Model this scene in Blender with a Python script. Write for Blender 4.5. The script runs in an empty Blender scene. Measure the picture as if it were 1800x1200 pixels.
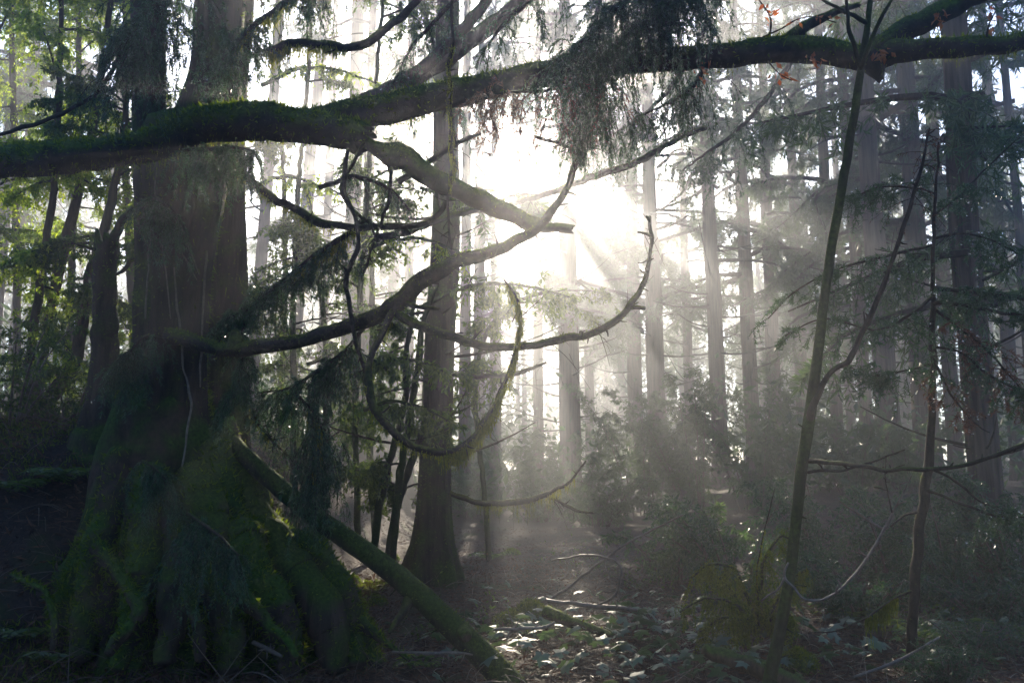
import bpy, math
import numpy as np
from mathutils import Vector

# ------------------------------------------------------------------ camera, sky, sun, exposure
SC = bpy.context.scene
COL = SC.collection
F = 1559.0                       # focal length in photograph pixels (1800 wide)
PITCH = math.radians(8.0)
CAMP = np.array([0.0, 0.0, 1.6])
FW = np.array([0, math.cos(PITCH), math.sin(PITCH)])
UP = np.array([0, -math.sin(PITCH), math.cos(PITCH)])
RT = np.array([1.0, 0, 0])

def at(px, py, d):
    return CAMP + d * (FW + (px - 900) / F * RT + (600 - py) / F * UP)

def proj(P):
    q = np.asarray(P) - CAMP
    d = q @ FW
    return 900 + F * (q @ RT) / d, 600 - F * (q @ UP) / d

cam = bpy.data.cameras.new('camera')
cam.sensor_width = 36.0
cam.lens = 36.0 * F / 1800
cam.clip_start = 0.05
cam.clip_end = 2000
camo = bpy.data.objects.new('camera', cam)
COL.objects.link(camo)
camo.location = CAMP
camo.rotation_euler = (math.radians(90) + PITCH, 0, 0)
SC.camera = camo

SUND = at(884, 212, 1.0) - CAMP
SUND /= np.linalg.norm(SUND)
SUN_EL = math.asin(SUND[2])
SUN_AZ = math.atan2(SUND[0], SUND[1])

W = bpy.data.worlds.new('World')
SC.world = W
W.use_nodes = True
wn = W.node_tree
bg = wn.nodes['Background']
sky = wn.nodes.new('ShaderNodeTexSky')
sky.sky_type = 'NISHITA'
sky.sun_disc = False
sky.sun_elevation = SUN_EL
sky.sun_rotation = SUN_AZ
sky.dust_density = 1.0
sky.ozone_density = 7.0
wn.links.new(sky.outputs[0], bg.inputs[0])
bg.inputs[1].default_value = 0.085

sl = bpy.data.lights.new('sun', 'SUN')
sl.energy = 5.0
sl.angle = math.radians(0.5)
sl.color = (1.0, 0.86, 0.67)
slo = bpy.data.objects.new('sun', sl)
COL.objects.link(slo)
slo.rotation_euler = Vector(SUND).to_track_quat('Z', 'Y').to_euler()
slo.location = (0, 20, 40)

SC.view_settings.view_transform = 'Standard'
SC.view_settings.look = 'None'
SC.view_settings.exposure = 2.05
SC.view_settings.gamma = 1.0
SC.render.engine = 'CYCLES'
cy = SC.cycles
cy.use_denoising = True
cy.max_bounces = 5
cy.diffuse_bounces = 2
cy.glossy_bounces = 2
cy.transmission_bounces = 3
cy.volume_bounces = 0
cy.transparent_max_bounces = 4
cy.sample_clamp_indirect = 4.0
cy.sample_clamp_direct = 0.0
cy.use_adaptive_sampling = False
cy.caustics_reflective = False
cy.caustics_refractive = False

HAZE_DENSITY = 0.0076
HAZE_G = 0.80
HAZE_COLOR = (0.88, 0.92, 1.0)

# ------------------------------------------------------------------ materials
def nmat(name):
    m = bpy.data.materials.new(name)
    m.use_nodes = True
    nt = m.node_tree
    return m, nt, nt.nodes['Principled BSDF'], nt.nodes['Material Output']

def ramp(nt, stops):
    r = nt.nodes.new('ShaderNodeValToRGB')
    e = r.color_ramp.elements
    e[0].position, e[0].color = stops[0][0], (*stops[0][1], 1)
    e[1].position, e[1].color = stops[-1][0], (*stops[-1][1], 1)
    for p, c in stops[1:-1]:
        k = e.new(p)
        k.color = (*c, 1)
    return r

def mat_bark(name, c1, c2, moss=(0.05, 0.075, 0.012), amount=0.5, scale=9.0, stretch=0.12, bump=0.6, rough=0.85):
    m, nt, b, out = nmat(name)
    L = nt.links.new
    tc = nt.nodes.new('ShaderNodeTexCoord')
    mp = nt.nodes.new('ShaderNodeMapping')
    mp.inputs['Scale'].default_value = (1, 1, stretch)
    L(tc.outputs['Object'], mp.inputs[0])
    n1 = nt.nodes.new('ShaderNodeTexNoise')
    n1.inputs['Scale'].default_value = scale
    n1.inputs['Detail'].default_value = 8
    n1.inputs['Roughness'].default_value = 0.68
    L(mp.outputs[0], n1.inputs[0])
    r1 = ramp(nt, [(0.35, c1), (0.65, c2)])
    L(n1.outputs[0], r1.inputs[0])
    n2 = nt.nodes.new('ShaderNodeTexNoise')
    n2.inputs['Scale'].default_value = 3.1
    n2.inputs['Detail'].default_value = 6
    L(tc.outputs['Object'], n2.inputs[0])
    ge = nt.nodes.new('ShaderNodeNewGeometry')
    sx = nt.nodes.new('ShaderNodeSeparateXYZ')
    L(ge.outputs['Normal'], sx.inputs[0])
    a = nt.nodes.new('ShaderNodeMath')
    a.operation = 'MULTIPLY_ADD'
    a.inputs[1].default_value = 0.35
    L(sx.outputs[2], a.inputs[0])
    L(n2.outputs[0], a.inputs[2])
    mr = nt.nodes.new('ShaderNodeMapRange')
    mr.inputs[1].default_value = 0.78 - amount * 0.5
    mr.inputs[2].default_value = 0.98 - amount * 0.5
    L(a.outputs[0], mr.inputs[0])
    mx = nt.nodes.new('ShaderNodeMixRGB')
    L(mr.outputs[0], mx.inputs[0])
    L(r1.outputs[0], mx.inputs[1])
    n3 = nt.nodes.new('ShaderNodeTexNoise')
    n3.inputs['Scale'].default_value = 40
    L(tc.outputs['Object'], n3.inputs[0])
    r3 = ramp(nt, [(0.3, tuple(x * 0.45 for x in moss)), (0.75, tuple(x * 1.5 for x in moss))])
    L(n3.outputs[0], r3.inputs[0])
    L(r3.outputs[0], mx.inputs[2])
    L(mx.outputs[0], b.inputs['Base Color'])
    b.inputs['Roughness'].default_value = rough
    b.inputs['Specular IOR Level'].default_value = 0.12
    bp = nt.nodes.new('ShaderNodeBump')
    bp.inputs['Strength'].default_value = bump
    bp.inputs['Distance'].default_value = 0.03
    L(n1.outputs[0], bp.inputs['Height'])
    L(bp.outputs[0], b.inputs['Normal'])
    return m

def mat_leaf(name, c1, c2, trans=0.4, rough=0.35, spec=0.5, tboost=1.6, ttint=(1.0, 1.0, 0.55)):
    m, nt, b, out = nmat(name)
    L = nt.links.new
    ge = nt.nodes.new('ShaderNodeNewGeometry')
    r1 = ramp(nt, [(0.0, c1), (1.0, c2)])
    L(ge.outputs['Random Per Island'], r1.inputs[0])
    L(r1.outputs[0], b.inputs['Base Color'])
    b.inputs['Roughness'].default_value = rough
    b.inputs['Specular IOR Level'].default_value = spec
    tr = nt.nodes.new('ShaderNodeBsdfTranslucent')
    mu = nt.nodes.new('ShaderNodeMixRGB')
    mu.blend_type = 'MULTIPLY'
    mu.inputs[0].default_value = 1
    L(r1.outputs[0], mu.inputs[1])
    mu.inputs[2].default_value = (*[tboost * t for t in ttint], 1)
    L(mu.outputs[0], tr.inputs[0])
    mix = nt.nodes.new('ShaderNodeMixShader')
    mix.inputs[0].default_value = trans
    L(b.outputs[0], mix.inputs[1])
    L(tr.outputs[0], mix.inputs[2])
    L(mix.outputs[0], out.inputs[0])
    return m

def mat_ground():
    m, nt, b, out = nmat('forest_floor')
    L = nt.links.new
    tc = nt.nodes.new('ShaderNodeTexCoord')
    n1 = nt.nodes.new('ShaderNodeTexNoise')
    n1.inputs['Scale'].default_value = 22
    n1.inputs['Detail'].default_value = 10
    n1.inputs['Roughness'].default_value = 0.72
    L(tc.outputs['Object'], n1.inputs[0])
    r1 = ramp(nt, [(0.3, (0.012, 0.008, 0.006)), (0.5, (0.04, 0.025, 0.018)), (0.72, (0.09, 0.055, 0.038))])
    L(n1.outputs[0], r1.inputs[0])
    n2 = nt.nodes.new('ShaderNodeTexNoise')
    n2.inputs['Scale'].default_value = 1.3
    n2.inputs['Detail'].default_value = 7
    L(tc.outputs['Object'], n2.inputs[0])
    mr = nt.nodes.new('ShaderNodeMapRange')
    mr.inputs[1].default_value = 0.55
    mr.inputs[2].default_value = 0.68
    L(n2.outputs[0], mr.inputs[0])
    mx = nt.nodes.new('ShaderNodeMixRGB')
    L(mr.outputs[0], mx.inputs[0])
    L(r1.outputs[0], mx.inputs[1])
    mx.inputs[2].default_value = (0.035, 0.05, 0.012, 1)
    L(mx.outputs[0], b.inputs['Base Color'])
    b.inputs['Roughness'].default_value = 0.9
    b.inputs['Specular IOR Level'].default_value = 0.2
    bp = nt.nodes.new('ShaderNodeBump')
    bp.inputs['Strength'].default_value = 0.9
    bp.inputs['Distance'].default_value = 0.05
    L(n1.outputs[0], bp.inputs['Height'])
    L(bp.outputs[0], b.inputs['Normal'])
    return m

def mat_plain(name, col, rough=0.7, spec=0.4):
    m, nt, b, out = nmat(name)
    tc = nt.nodes.new('ShaderNodeTexCoord')
    n1 = nt.nodes.new('ShaderNodeTexNoise')
    n1.inputs['Scale'].default_value = 30
    n1.inputs['Detail'].default_value = 6
    nt.links.new(tc.outputs['Object'], n1.inputs[0])
    r1 = ramp(nt, [(0.3, tuple(c * 0.6 for c in col)), (0.7, tuple(min(1, c * 1.4) for c in col))])
    nt.links.new(n1.outputs[0], r1.inputs[0])
    nt.links.new(r1.outputs[0], b.inputs['Base Color'])
    b.inputs['Roughness'].default_value = rough
    b.inputs['Specular IOR Level'].default_value = spec
    return m

M = dict(
    old=mat_bark('old_mossy_bark', (0.018, 0.013, 0.010), (0.075, 0.052, 0.038), amount=0.62, stretch=0.10, scale=14, bump=1.0),
    limb=mat_bark('limb_bark', (0.012, 0.010, 0.009), (0.05, 0.040, 0.032), amount=0.72, stretch=1.0, scale=10),
    branch=mat_bark('branch_bark', (0.015, 0.012, 0.010), (0.06, 0.045, 0.036), moss=(0.07, 0.08, 0.015), amount=0.45, stretch=1.0, scale=22),
    sapling=mat_bark('sapling_bark', (0.012, 0.012, 0.008), (0.05, 0.048, 0.028), moss=(0.035, 0.055, 0.010), amount=0.85, stretch=0.5, scale=20),
    conifer=mat_bark('conifer_bark', (0.045, 0.028, 0.020), (0.15, 0.10, 0.075), amount=0.3, stretch=0.06, scale=16),
    thin=mat_bark('twig_bark', (0.02, 0.014, 0.011), (0.07, 0.048, 0.036), amount=0.2, stretch=0.4, scale=25),
    brown=mat_bark('brown_stem_bark', (0.05, 0.03, 0.018), (0.14, 0.085, 0.05), amount=0.35, stretch=0.15, scale=18),
    root=mat_bark('mossy_root', (0.018, 0.012, 0.009), (0.07, 0.045, 0.032), moss=(0.04, 0.07, 0.010), amount=0.62, stretch=1.0, scale=12, bump=0.9),
    dew=None,
    wood=mat_plain('bare_wood', (0.15, 0.115, 0.085), 0.6, 0.25),
    twig=mat_plain('dead_twig', (0.10, 0.07, 0.05), 0.5),
    needle=mat_leaf('cedar_needles', (0.018, 0.055, 0.030), (0.055, 0.11, 0.038), trans=0.35, rough=0.28),
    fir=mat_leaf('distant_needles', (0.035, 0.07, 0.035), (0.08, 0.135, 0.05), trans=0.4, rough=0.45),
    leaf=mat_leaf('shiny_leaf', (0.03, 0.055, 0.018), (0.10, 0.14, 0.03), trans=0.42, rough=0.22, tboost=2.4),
    lime=mat_leaf('sun_painted_leaf', (0.07, 0.125, 0.018), (0.20, 0.24, 0.03), trans=0.6, rough=0.26, tboost=2.6),  # brighter greens stand in for sunlight on these leaves
    moss=mat_leaf('moss_strands', (0.06, 0.085, 0.012), (0.16, 0.175, 0.03), trans=0.55, rough=0.7, spec=0.2, tboost=2.2, ttint=(1.0, 0.9, 0.4)),
    fuzz=mat_leaf('moss_fuzz', (0.024, 0.044, 0.006), (0.075, 0.10, 0.015), trans=0.55, rough=0.7, spec=0.15, tboost=3.6, ttint=(1.0, 0.95, 0.35)),
    dead=mat_leaf('dead_needles', (0.06, 0.03, 0.018), (0.16, 0.075, 0.04), trans=0.4, rough=0.5, ttint=(1, .8, .6)),
    autumn=mat_leaf('autumn_leaf', (0.20, 0.06, 0.02), (0.34, 0.13, 0.04), trans=0.55, rough=0.4, ttint=(1, .8, .5)),
    ivy=mat_leaf('broad_ground_leaf', (0.035, 0.07, 0.045), (0.08, 0.13, 0.07), trans=0.3, rough=0.5, spec=0.5),
    litter=mat_leaf('leaf_litter', (0.025, 0.012, 0.007), (0.13, 0.06, 0.03), trans=0.1, rough=0.6, spec=0.3, ttint=(1, .8, .6)),
    ground=mat_ground(),
)

def mat_dew():
    m, nt, b, out = nmat('dew_water')
    b.inputs['Base Color'].default_value = (1, 1, 1, 1)
    b.inputs['Roughness'].default_value = 0.02
    b.inputs['IOR'].default_value = 1.33
    b.inputs['Transmission Weight'].default_value = 1.0
    return m
M['dew'] = mat_dew()

# ------------------------------------------------------------------ mesh helpers
def vnoise(P, s, seed=0, oct=3):
    """cheap smooth pseudo noise, about -1..1"""
    r = np.random.default_rng(seed)
    P = np.asarray(P, float)
    o = np.zeros(P.shape[:-1])
    a = 1.0
    for k in range(oct):
        acc = np.ones(o.shape)
        acc2 = 0
        for j in range(3):
            v = r.normal(size=3)
            v /= np.linalg.norm(v)
            acc2 = acc2 + np.sin(P @ v * s * (2 ** k) * r.uniform(.7, 1.4) + r.uniform(0, 6.28))
        o += a * acc2 / 2.2
        a *= 0.5
    return o / 1.6

class MB:
    def __init__(s):
        s.V, s.Q, s.T, s.n = [], [], [], 0
    def add(s, V, Q=None, T=None, mi=0):
        V = np.asarray(V, float).reshape(-1, 3)
        if Q is not None and len(Q):
            s.Q.append((np.asarray(Q, np.int64) + s.n, mi))
        if T is not None and len(T):
            s.T.append((np.asarray(T, np.int64) + s.n, mi))
        s.V.append(V)
        s.n += len(V)
    def build(s, name, mats, parent=None, smooth=True, origin=None):
        V = np.concatenate(s.V) if s.V else np.zeros((0, 3))
        if origin is None:
            origin = np.array(parent['_o']) if parent is not None and '_o' in parent else np.zeros(3)
        V = V - origin
        me = bpy.data.meshes.new(name)
        q = np.concatenate([a for a, _ in s.Q]) if s.Q else np.zeros((0, 4), np.int64)
        t = np.concatenate([a for a, _ in s.T]) if s.T else np.zeros((0, 3), np.int64)
        mi = np.concatenate([np.full(len(a), m) for a, m in s.Q + s.T]) if s.Q or s.T else np.zeros(0)
        loops = np.concatenate([q.ravel(), t.ravel()]).astype(np.int32)
        tot = np.concatenate([np.full(len(q), 4), np.full(len(t), 3)]).astype(np.int32)
        st = np.concatenate([[0], np.cumsum(tot)[:-1]]).astype(np.int32) if len(tot) else tot
        me.vertices.add(len(V))
        me.vertices.foreach_set('co', V.ravel().astype(np.float32))
        me.loops.add(len(loops))
        me.loops.foreach_set('vertex_index', loops)
        me.polygons.add(len(tot))
        me.polygons.foreach_set('loop_start', st)
        me.polygons.foreach_set('loop_total', tot)
        me.polygons.foreach_set('material_index', mi.astype(np.int32))
        me.polygons.foreach_set('use_smooth', np.full(len(tot), smooth))
        for m in (mats if isinstance(mats, (list, tuple)) else [mats]):
            me.materials.append(m)
        me.update(calc_edges=True)
        me.validate()
        o = bpy.data.objects.new(name, me)
        COL.objects.link(o)
        if parent is not None:
            o.parent = parent
            o['_o'] = [float(x) for x in origin]
        else:
            o.location = origin
            o['_o'] = [float(x) for x in origin]
        return o

def tag(o, label, cat, group=None, kind=None):
    if label: o['label'] = label
    if cat: o['category'] = cat
    if group: o['group'] = group
    if kind: o['kind'] = kind
    return o

def thing(name, label, cat, loc=(0, 0, 0), group=None):
    o = bpy.data.objects.new(name, None)
    COL.objects.link(o)
    o.empty_display_size = 0.2
    o.location = [float(x) for x in loc]
    o['_o'] = [float(x) for x in loc]
    return tag(o, label, cat, group)

def resample(P, R, step):
    P = np.asarray(P, float)
    R = np.asarray(R, float)
    n = len(P)
    E = np.vstack([2 * P[0] - P[1], P, 2 * P[-1] - P[-2]])
    oP, oR = [], []
    for i in range(n - 1):
        p0, p1, p2, p3 = E[i], E[i + 1], E[i + 2], E[i + 3]
        k = max(1, int(math.ceil(np.linalg.norm(p2 - p1) / step)))
        t = np.arange(k)[:, None] / k
        oP.append(0.5 * (2 * p1 + (p2 - p0) * t + (2 * p0 - 5 * p1 + 4 * p2 - p3) * t ** 2 + (3 * p1 - p0 - 3 * p2 + p3) * t ** 3))
        oR.append(R[i] + (R[i + 1] - R[i]) * t[:, 0])
    oP.append(P[-1:])
    oR.append(R[-1:])
    return np.concatenate(oP), np.concatenate(oR)

def frames(P):
    T = np.gradient(P, axis=0)
    T /= np.linalg.norm(T, axis=1)[:, None] + 1e-9
    N = np.zeros_like(P)
    a = np.array([0, 0, 1.0]) if abs(T[0][2]) < 0.8 else np.array([1.0, 0, 0])
    v = np.cross(T[0], a)
    v /= np.linalg.norm(v)
    for i in range(len(P)):
        v = v - T[i] * (v @ T[i])
        v /= np.linalg.norm(v) + 1e-9
        N[i] = v
    return T, N, np.cross(T, N)

def tube(mb, P, R, n=8, step=0.08, bump=0.08, bs=7.0, seed=0, mi=0, flare=None, ragged=0.0, cap=True):
    C, R = resample(P, R, step)
    T, N, B = frames(C)
    th = np.arange(n) / n * 2 * math.pi
    D = np.cos(th)[None, :, None] * N[:, None] + np.sin(th)[None, :, None] * B[:, None]
    V = C[:, None] + D * R[:, None, None]
    rr = 1 + bump * vnoise(V, bs, seed + 5, 3)
    if flare is not None:
        rr = rr * flare(C, D)
    V = C[:, None] + D * (R[:, None] * rr)[..., None]
    if ragged:
        r = np.random.default_rng(seed)
        V[-1] += T[-1] * (r.uniform(-1, 1, n) * ragged)[:, None]
        V[-2] += T[-2] * (r.uniform(-.3, .3, n) * ragged)[:, None]
    m = len(C)
    i, j = np.meshgrid(np.arange(m - 1), np.arange(n), indexing='ij')
    j2 = (j + 1) % n
    Q = np.stack([i * n + j, i * n + j2, (i + 1) * n + j2, (i + 1) * n + j], -1).reshape(-1, 4)
    base = V.reshape(-1, 3)
    extra = np.vstack([C[0], C[-1] - T[-1] * R[-1] * 0.5 if ragged else C[-1] + T[-1] * R[-1] * 0.4])
    Tt = [[m * n, (k + 1) % n, k] for k in range(n)] + [[m * n + 1, (m - 1) * n + k, (m - 1) * n + (k + 1) % n] for k in range(n)]
    mb.add(np.vstack([base, extra]), Q, Tt if cap else None, mi)
    return C, R, T, D, V

def norm(v):
    return v / (np.linalg.norm(v, axis=-1, keepdims=True) + 1e-9)

def blades(mb, P, D, L, Wd, rng, mi=0, up=None):
    """diamond shaped leaves: base P, direction D, length L, width Wd"""
    n = len(P)
    if n == 0: return
    L = np.broadcast_to(L, (n,))[:, None]
    Wd = np.broadcast_to(Wd, (n,))[:, None]
    r = rng.normal(size=(n, 3)) if up is None else up + 0.45 * rng.normal(size=(n, 3))
    S = norm(np.cross(D, r))
    Nn = np.cross(S, D)
    mid = P + D * L * 0.45 + Nn * Wd * 0.2
    V = np.stack([P, mid + S * Wd * 0.5, P + D * L, mid - S * Wd * 0.5], 1)
    Q = np.arange(4 * n).reshape(n, 4)
    mb.add(V, Q, mi=mi)

def tri_blades(mb, P, D, L, Wd, rng, mi=0):
    n = len(P)
    if n == 0: return
    L = np.broadcast_to(L, (n,))[:, None]
    Wd = np.broadcast_to(Wd, (n,))[:, None]
    S = norm(np.cross(D, rng.normal(size=(n, 3))))
    V = np.stack([P - S * Wd * .5, P + S * Wd * .5, P + D * L], 1)
    mb.add(V, T=np.arange(3 * n).reshape(n, 3), mi=mi)

def twig_pts(p0, d0, L, droop, t):
    """points along drooping twigs; t broadcast (N,K)"""
    t = t[..., None]
    return p0[:, None] + d0[:, None] * (L[:, None, None] * t) + np.array([0, 0, -1.0]) * (L[:, None, None] * droop[:, None, None] * t ** 2)

def twig_tubes(mb, p0, d0, L, droop, r0, mi=1, seg=4):
    n = len(p0)
    if n == 0: return
    t = np.broadcast_to(np.linspace(0, 1, seg + 1), (n, seg + 1))
    C = twig_pts(p0, d0, L, droop, t)
    tan = norm(np.gradient(C, axis=1))
    a = norm(np.cross(tan, np.array([0.31, 0.52, 0.79])))
    b = np.cross(tan, a)
    rad = (np.broadcast_to(r0, (n,))[:, None] * np.linspace(1, 0.35, seg + 1)[None])[..., None]
    ring = np.stack([C + rad * (math.cos(q) * a + math.sin(q) * b) for q in (0, 2.094, 4.189)], 2)
    V = ring.reshape(-1, 3)
    k = np.arange(n)[:, None, None] * (seg + 1) * 3
    i = np.arange(seg)[None, :, None]
    j = np.arange(3)[None, None, :]
    j2 = (j + 1) % 3
    Q = np.stack([k + i * 3 + j, k + i * 3 + j2, k + (i + 1) * 3 + j2, k + (i + 1) * 3 + j], -1).reshape(-1, 4)
    mb.add(V, Q, mi=mi)

def dress(mb, p0, d0, L, droop, M, ln, w, rng, spread=0.8, fwd=0.6, kind='blade', mi=0, t0=0.08, hang=0.0):
    n = len(p0)
    if n == 0 or M == 0: return
    t = rng.uniform(t0, 1, (n, M))
    P = twig_pts(p0, d0, L, droop, t)
    e = twig_pts(p0, d0, L, droop, t + 0.02) - P
    tan = norm(e)
    D = norm(tan * fwd + norm(rng.normal(size=P.shape)) * spread + np.array([0, 0, -hang]))
    P = P.reshape(-1, 3)
    D = D.reshape(-1, 3)
    l = ln * rng.uniform(.6, 1.25, len(P))
    if kind == 'tri':
        tri_blades(mb, P, D, l, w * l / ln, rng, mi)
    else:
        blades(mb, P, D, l, w * l / ln, rng, mi, up=np.array([0, 0, 1.0]) if kind == 'leaf' else None)

def spray(mb, path, n_tw, Lr, droop, rng, M=30, ln=0.025, w=0.004, sub=3, kind='blade', twr=0.003, t0=0.15, along=0.5,
          spread=0.8, fwd=0.6, flat=0.35, hang=0.0, cull=None, down=0.0, tapered=0.6):
    """side twigs (and their side twigs) along a path, dressed with needles or leaves"""
    path = np.asarray(path, float)
    m = len(path)
    if n_tw < 1: return
    u = np.sort(rng.uniform(t0, 1, n_tw)) * (m - 1.001)
    i = u.astype(int)
    f = (u - i)[:, None]
    p0 = path[i] * (1 - f) + path[np.minimum(i + 1, m - 1)] * f
    tan = norm(path[np.minimum(i + 1, m - 1)] - path[i] + 1e-6)
    rd = rng.normal(size=(n_tw, 3))
    rd[:, 2] = rd[:, 2] * flat - down
    d0 = norm(norm(rd) + tan * along)
    L = rng.uniform(Lr[0], Lr[1], n_tw) * (1 - tapered * u / m)
    dr = rng.uniform(droop[0], droop[1], n_tw)
    if cull is not None:
        k = cull(p0 + d0 * L[:, None] * .5)
        p0, d0, L, dr = p0[k], d0[k], L[k], dr[k]
    n = len(p0)
    if n == 0: return
    twig_tubes(mb, p0, d0, L, dr, twr)
    dress(mb, p0, d0, L, dr, M, ln, w, rng, spread, fwd, kind, hang=hang)
    if sub:
        t = rng.uniform(.15, .95, (n, sub))
        q = twig_pts(p0, d0, L, dr, t)
        e = norm(twig_pts(p0, d0, L, dr, t + .03) - q)
        sd = rng.normal(size=q.shape)
        sd[..., 2] = sd[..., 2] * flat - down
        sd = norm(norm(sd) * .9 + e * .9)
        sL = (L[:, None] * rng.uniform(.25, .6, (n, sub)) * (1.1 - t * .6)).ravel()
        sdr = np.repeat(dr, sub) * 1.2
        q, sd = q.reshape(-1, 3), sd.reshape(-1, 3)
        twig_tubes(mb, q, sd, sL, sdr, twr * .6, seg=3)
        dress(mb, q, sd, sL, sdr, max(3, int(M * .55)), ln, w, rng, spread, fwd, kind, hang=hang)

def fuzz(mb, C, R, T, D, V, dens, ln, rng, bias=0.3, w=0.35, gravity=0.0, mi=0):
    """short moss blades over a tube's skin; bias > 0 favours the upper side, < 0 the underside"""
    m, n = V.shape[:2]
    seg = np.linalg.norm(np.diff(C, axis=0), axis=1)
    cnt = int(dens * (seg * (R[:-1] + R[1:]) * 3.14).sum())
    if cnt < 1: return
    pr = seg * (R[:-1] + R[1:])
    i = rng.choice(m - 1, cnt, p=pr / pr.sum())
    j = rng.integers(0, n, cnt)
    a, b = rng.uniform(0, 1, cnt)[:, None], rng.uniform(0, 1, cnt)[:, None]
    j2 = (j + 1) % n
    P = (V[i, j] * (1 - a) + V[i + 1, j] * a) * (1 - b) + (V[i, j2] * (1 - a) + V[i + 1, j2] * a) * b
    Dn = norm(D[i, j] * (1 - b) + D[i, j2] * b)
    patch = vnoise(P, 5.0, 77, 2)
    keep = rng.uniform(-1, 1, cnt) < bias * 1.2 * Dn[:, 2] + patch * .8 + 0.1
    P, Dn = P[keep], Dn[keep]
    d = norm(Dn + .6 * rng.normal(size=P.shape) + np.array([0, 0, -gravity]))
    l = ln * rng.uniform(.4, 1.3, len(P))
    tri_blades(mb, P - Dn * .002, d, l, l * w, rng, mi)

def strands(mb, C, R, n, Lr, rng, w=0.004, t0=0.0, t1=1.0, mi=0, clump=9, sway=0.15):
    n, w = int(n * 1.5), w * 2.0
    """hanging moss: clumps of thin blades that hang from a branch"""
    m = len(C)
    u = t0 + (t1 - t0) * rng.uniform(0, 1, n)
    i = np.minimum((u * (m - 1)).astype(int), m - 1)
    base = C[i] + np.array([0, 0, -1.0]) * (R[i] * .7)[:, None]
    L = rng.uniform(Lr[0], Lr[1], n) * rng.uniform(.3, 1, n)
    P = np.repeat(base, clump, 0) + rng.normal(size=(n * clump, 3)) * np.repeat(R[i], clump)[:, None] * .5
    Ls = np.repeat(L, clump) * rng.uniform(.3, 1, n * clump)
    # each strand: chain of three blades
    p = P
    for k in range(3):
        d = norm(np.array([0, 0, -1.0]) + sway * rng.normal(size=p.shape))
        blades(mb, p, d, Ls / 2.6, w * rng.uniform(.6, 1.5, len(p)) * (1.2 - .3 * k), rng, mi)
        p = p + d * (Ls / 3)[:, None]

def dew(parent, foliage_mb, n, rng, r=(.004, .0085)):
    """water drops hanging from the tips of a foliage mesh"""
    V = np.concatenate(foliage_mb.V)
    P = V[rng.integers(0, len(V), n)] - np.array([0, 0, .004])
    t = np.arange(8) / 8 * 2 * math.pi
    lat = np.array([-60, -20, 20, 60]) * math.pi / 180
    S = np.array([[math.cos(a) * math.cos(l), math.sin(a) * math.cos(l), math.sin(l)] for l in lat for a in t] + [[0, 0, -1], [0, 0, 1]])
    Q = [[i * 8 + j, i * 8 + (j + 1) % 8, (i + 1) * 8 + (j + 1) % 8, (i + 1) * 8 + j] for i in range(3) for j in range(8)]
    T = [[32, (j + 1) % 8, j] for j in range(8)] + [[33, 24 + j, 24 + (j + 1) % 8] for j in range(8)]
    rr = rng.uniform(*r, n)
    W_ = P[:, None] + S[None] * rr[:, None, None]
    off = (np.arange(n) * 34)[:, None, None]
    mb = MB()
    mb.add(W_, (np.array(Q)[None] + off).reshape(-1, 4), (np.array(T)[None] + off).reshape(-1, 3))
    o = mb.build('dew_drops', M['dew'], parent)
    o['kind'] = 'stuff'

def pxpath(pts):
    P = np.array([at(a, b, d) for a, b, d, w in pts])
    R = np.array([w / 2 / F * d for a, b, d, w in pts])
    return P, R

def limb(name, pts, mat, parent=None, n=10, step=.06, bump=.10, bs=9, seed=1, moss=None, spurs=0, ragged=0.0, hangm=None, origin=None, flare=None, twiglets=0, wobble=1.0):
    """one branch from a table of (px, py, distance, width in px); returns (object, resampled centre line, radii)"""
    P, R = pxpath(pts)
    mb = MB()
    rng = np.random.default_rng(seed)
    if len(P) > 3:
        P, R = resample(P, R, .11)
        wob = wobble * np.minimum(.006, R * .35)[:, None] * rng.normal(size=P.shape)
        wob[0] = wob[-1] = 0
        P = P + wob
        R = R * (1 + wobble * np.minimum(.09, .0012 / R) * rng.normal(size=R.shape)).clip(.8, 1.25)
    ret = tube(mb, P, R, n=n, step=step, bump=bump, bs=bs, seed=seed, ragged=ragged, flare=flare)
    C, RR = ret[0], ret[1]
    for k in range(spurs):
        i = rng.integers(2, len(C) - 2)
        d = norm(rng.normal(size=3) + 0.4 * ret[2][i])
        l = rng.uniform(.02, .09) + RR[i]
        q = [C[i], C[i] + d * l * .6, C[i] + d * l + rng.normal(size=3) * .01]
        tube(mb, q, [min(.012, RR[i] * .6), .006, .003], n=5, step=.03, bump=.2, seed=k)
    if twiglets:
        i = rng.integers(int(len(C) * .15), len(C), twiglets)
        d = norm(rng.normal(size=(twiglets, 3)) + .6 * ret[2][i] + np.array([0, 0, -.1]))
        Lt = rng.uniform(.06, .42, twiglets) * rng.uniform(.3, 1, twiglets)
        twig_tubes(mb, C[i], d, Lt, rng.uniform(-.4, .9, twiglets), rng.uniform(.0018, .0042, twiglets), mi=0, seg=5)
        q = C[i] + d * (Lt * .5)[:, None]
        twig_tubes(mb, q, norm(d + .9 * rng.normal(size=d.shape)), Lt * .5, rng.uniform(-.3, .8, twiglets), .0016, mi=0, seg=4)
    o = mb.build(name, mat, parent, origin=origin)
    mm = MB()
    if moss:
        fuzz(mm, *ret, moss[0], moss[1], rng, bias=moss[2] if len(moss) > 2 else .5)
    if hangm:
        for h in (hangm if isinstance(hangm, list) else [hangm]):
            strands(mm, C, RR, h[0], h[1], rng, t0=h[2], t1=h[3], w=h[4] if len(h) > 4 else .004, mi=1)
    if mm.n:
        mm.build('moss_fronds', [M['fuzz'], M['moss']], o, smooth=False)
    return o, C, RR

# ------------------------------------------------------------------ ground
def sstep(x, a, b):
    t = np.clip((x - a) / (b - a), 0, 1)
    return t * t * (3 - 2 * t)

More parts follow.
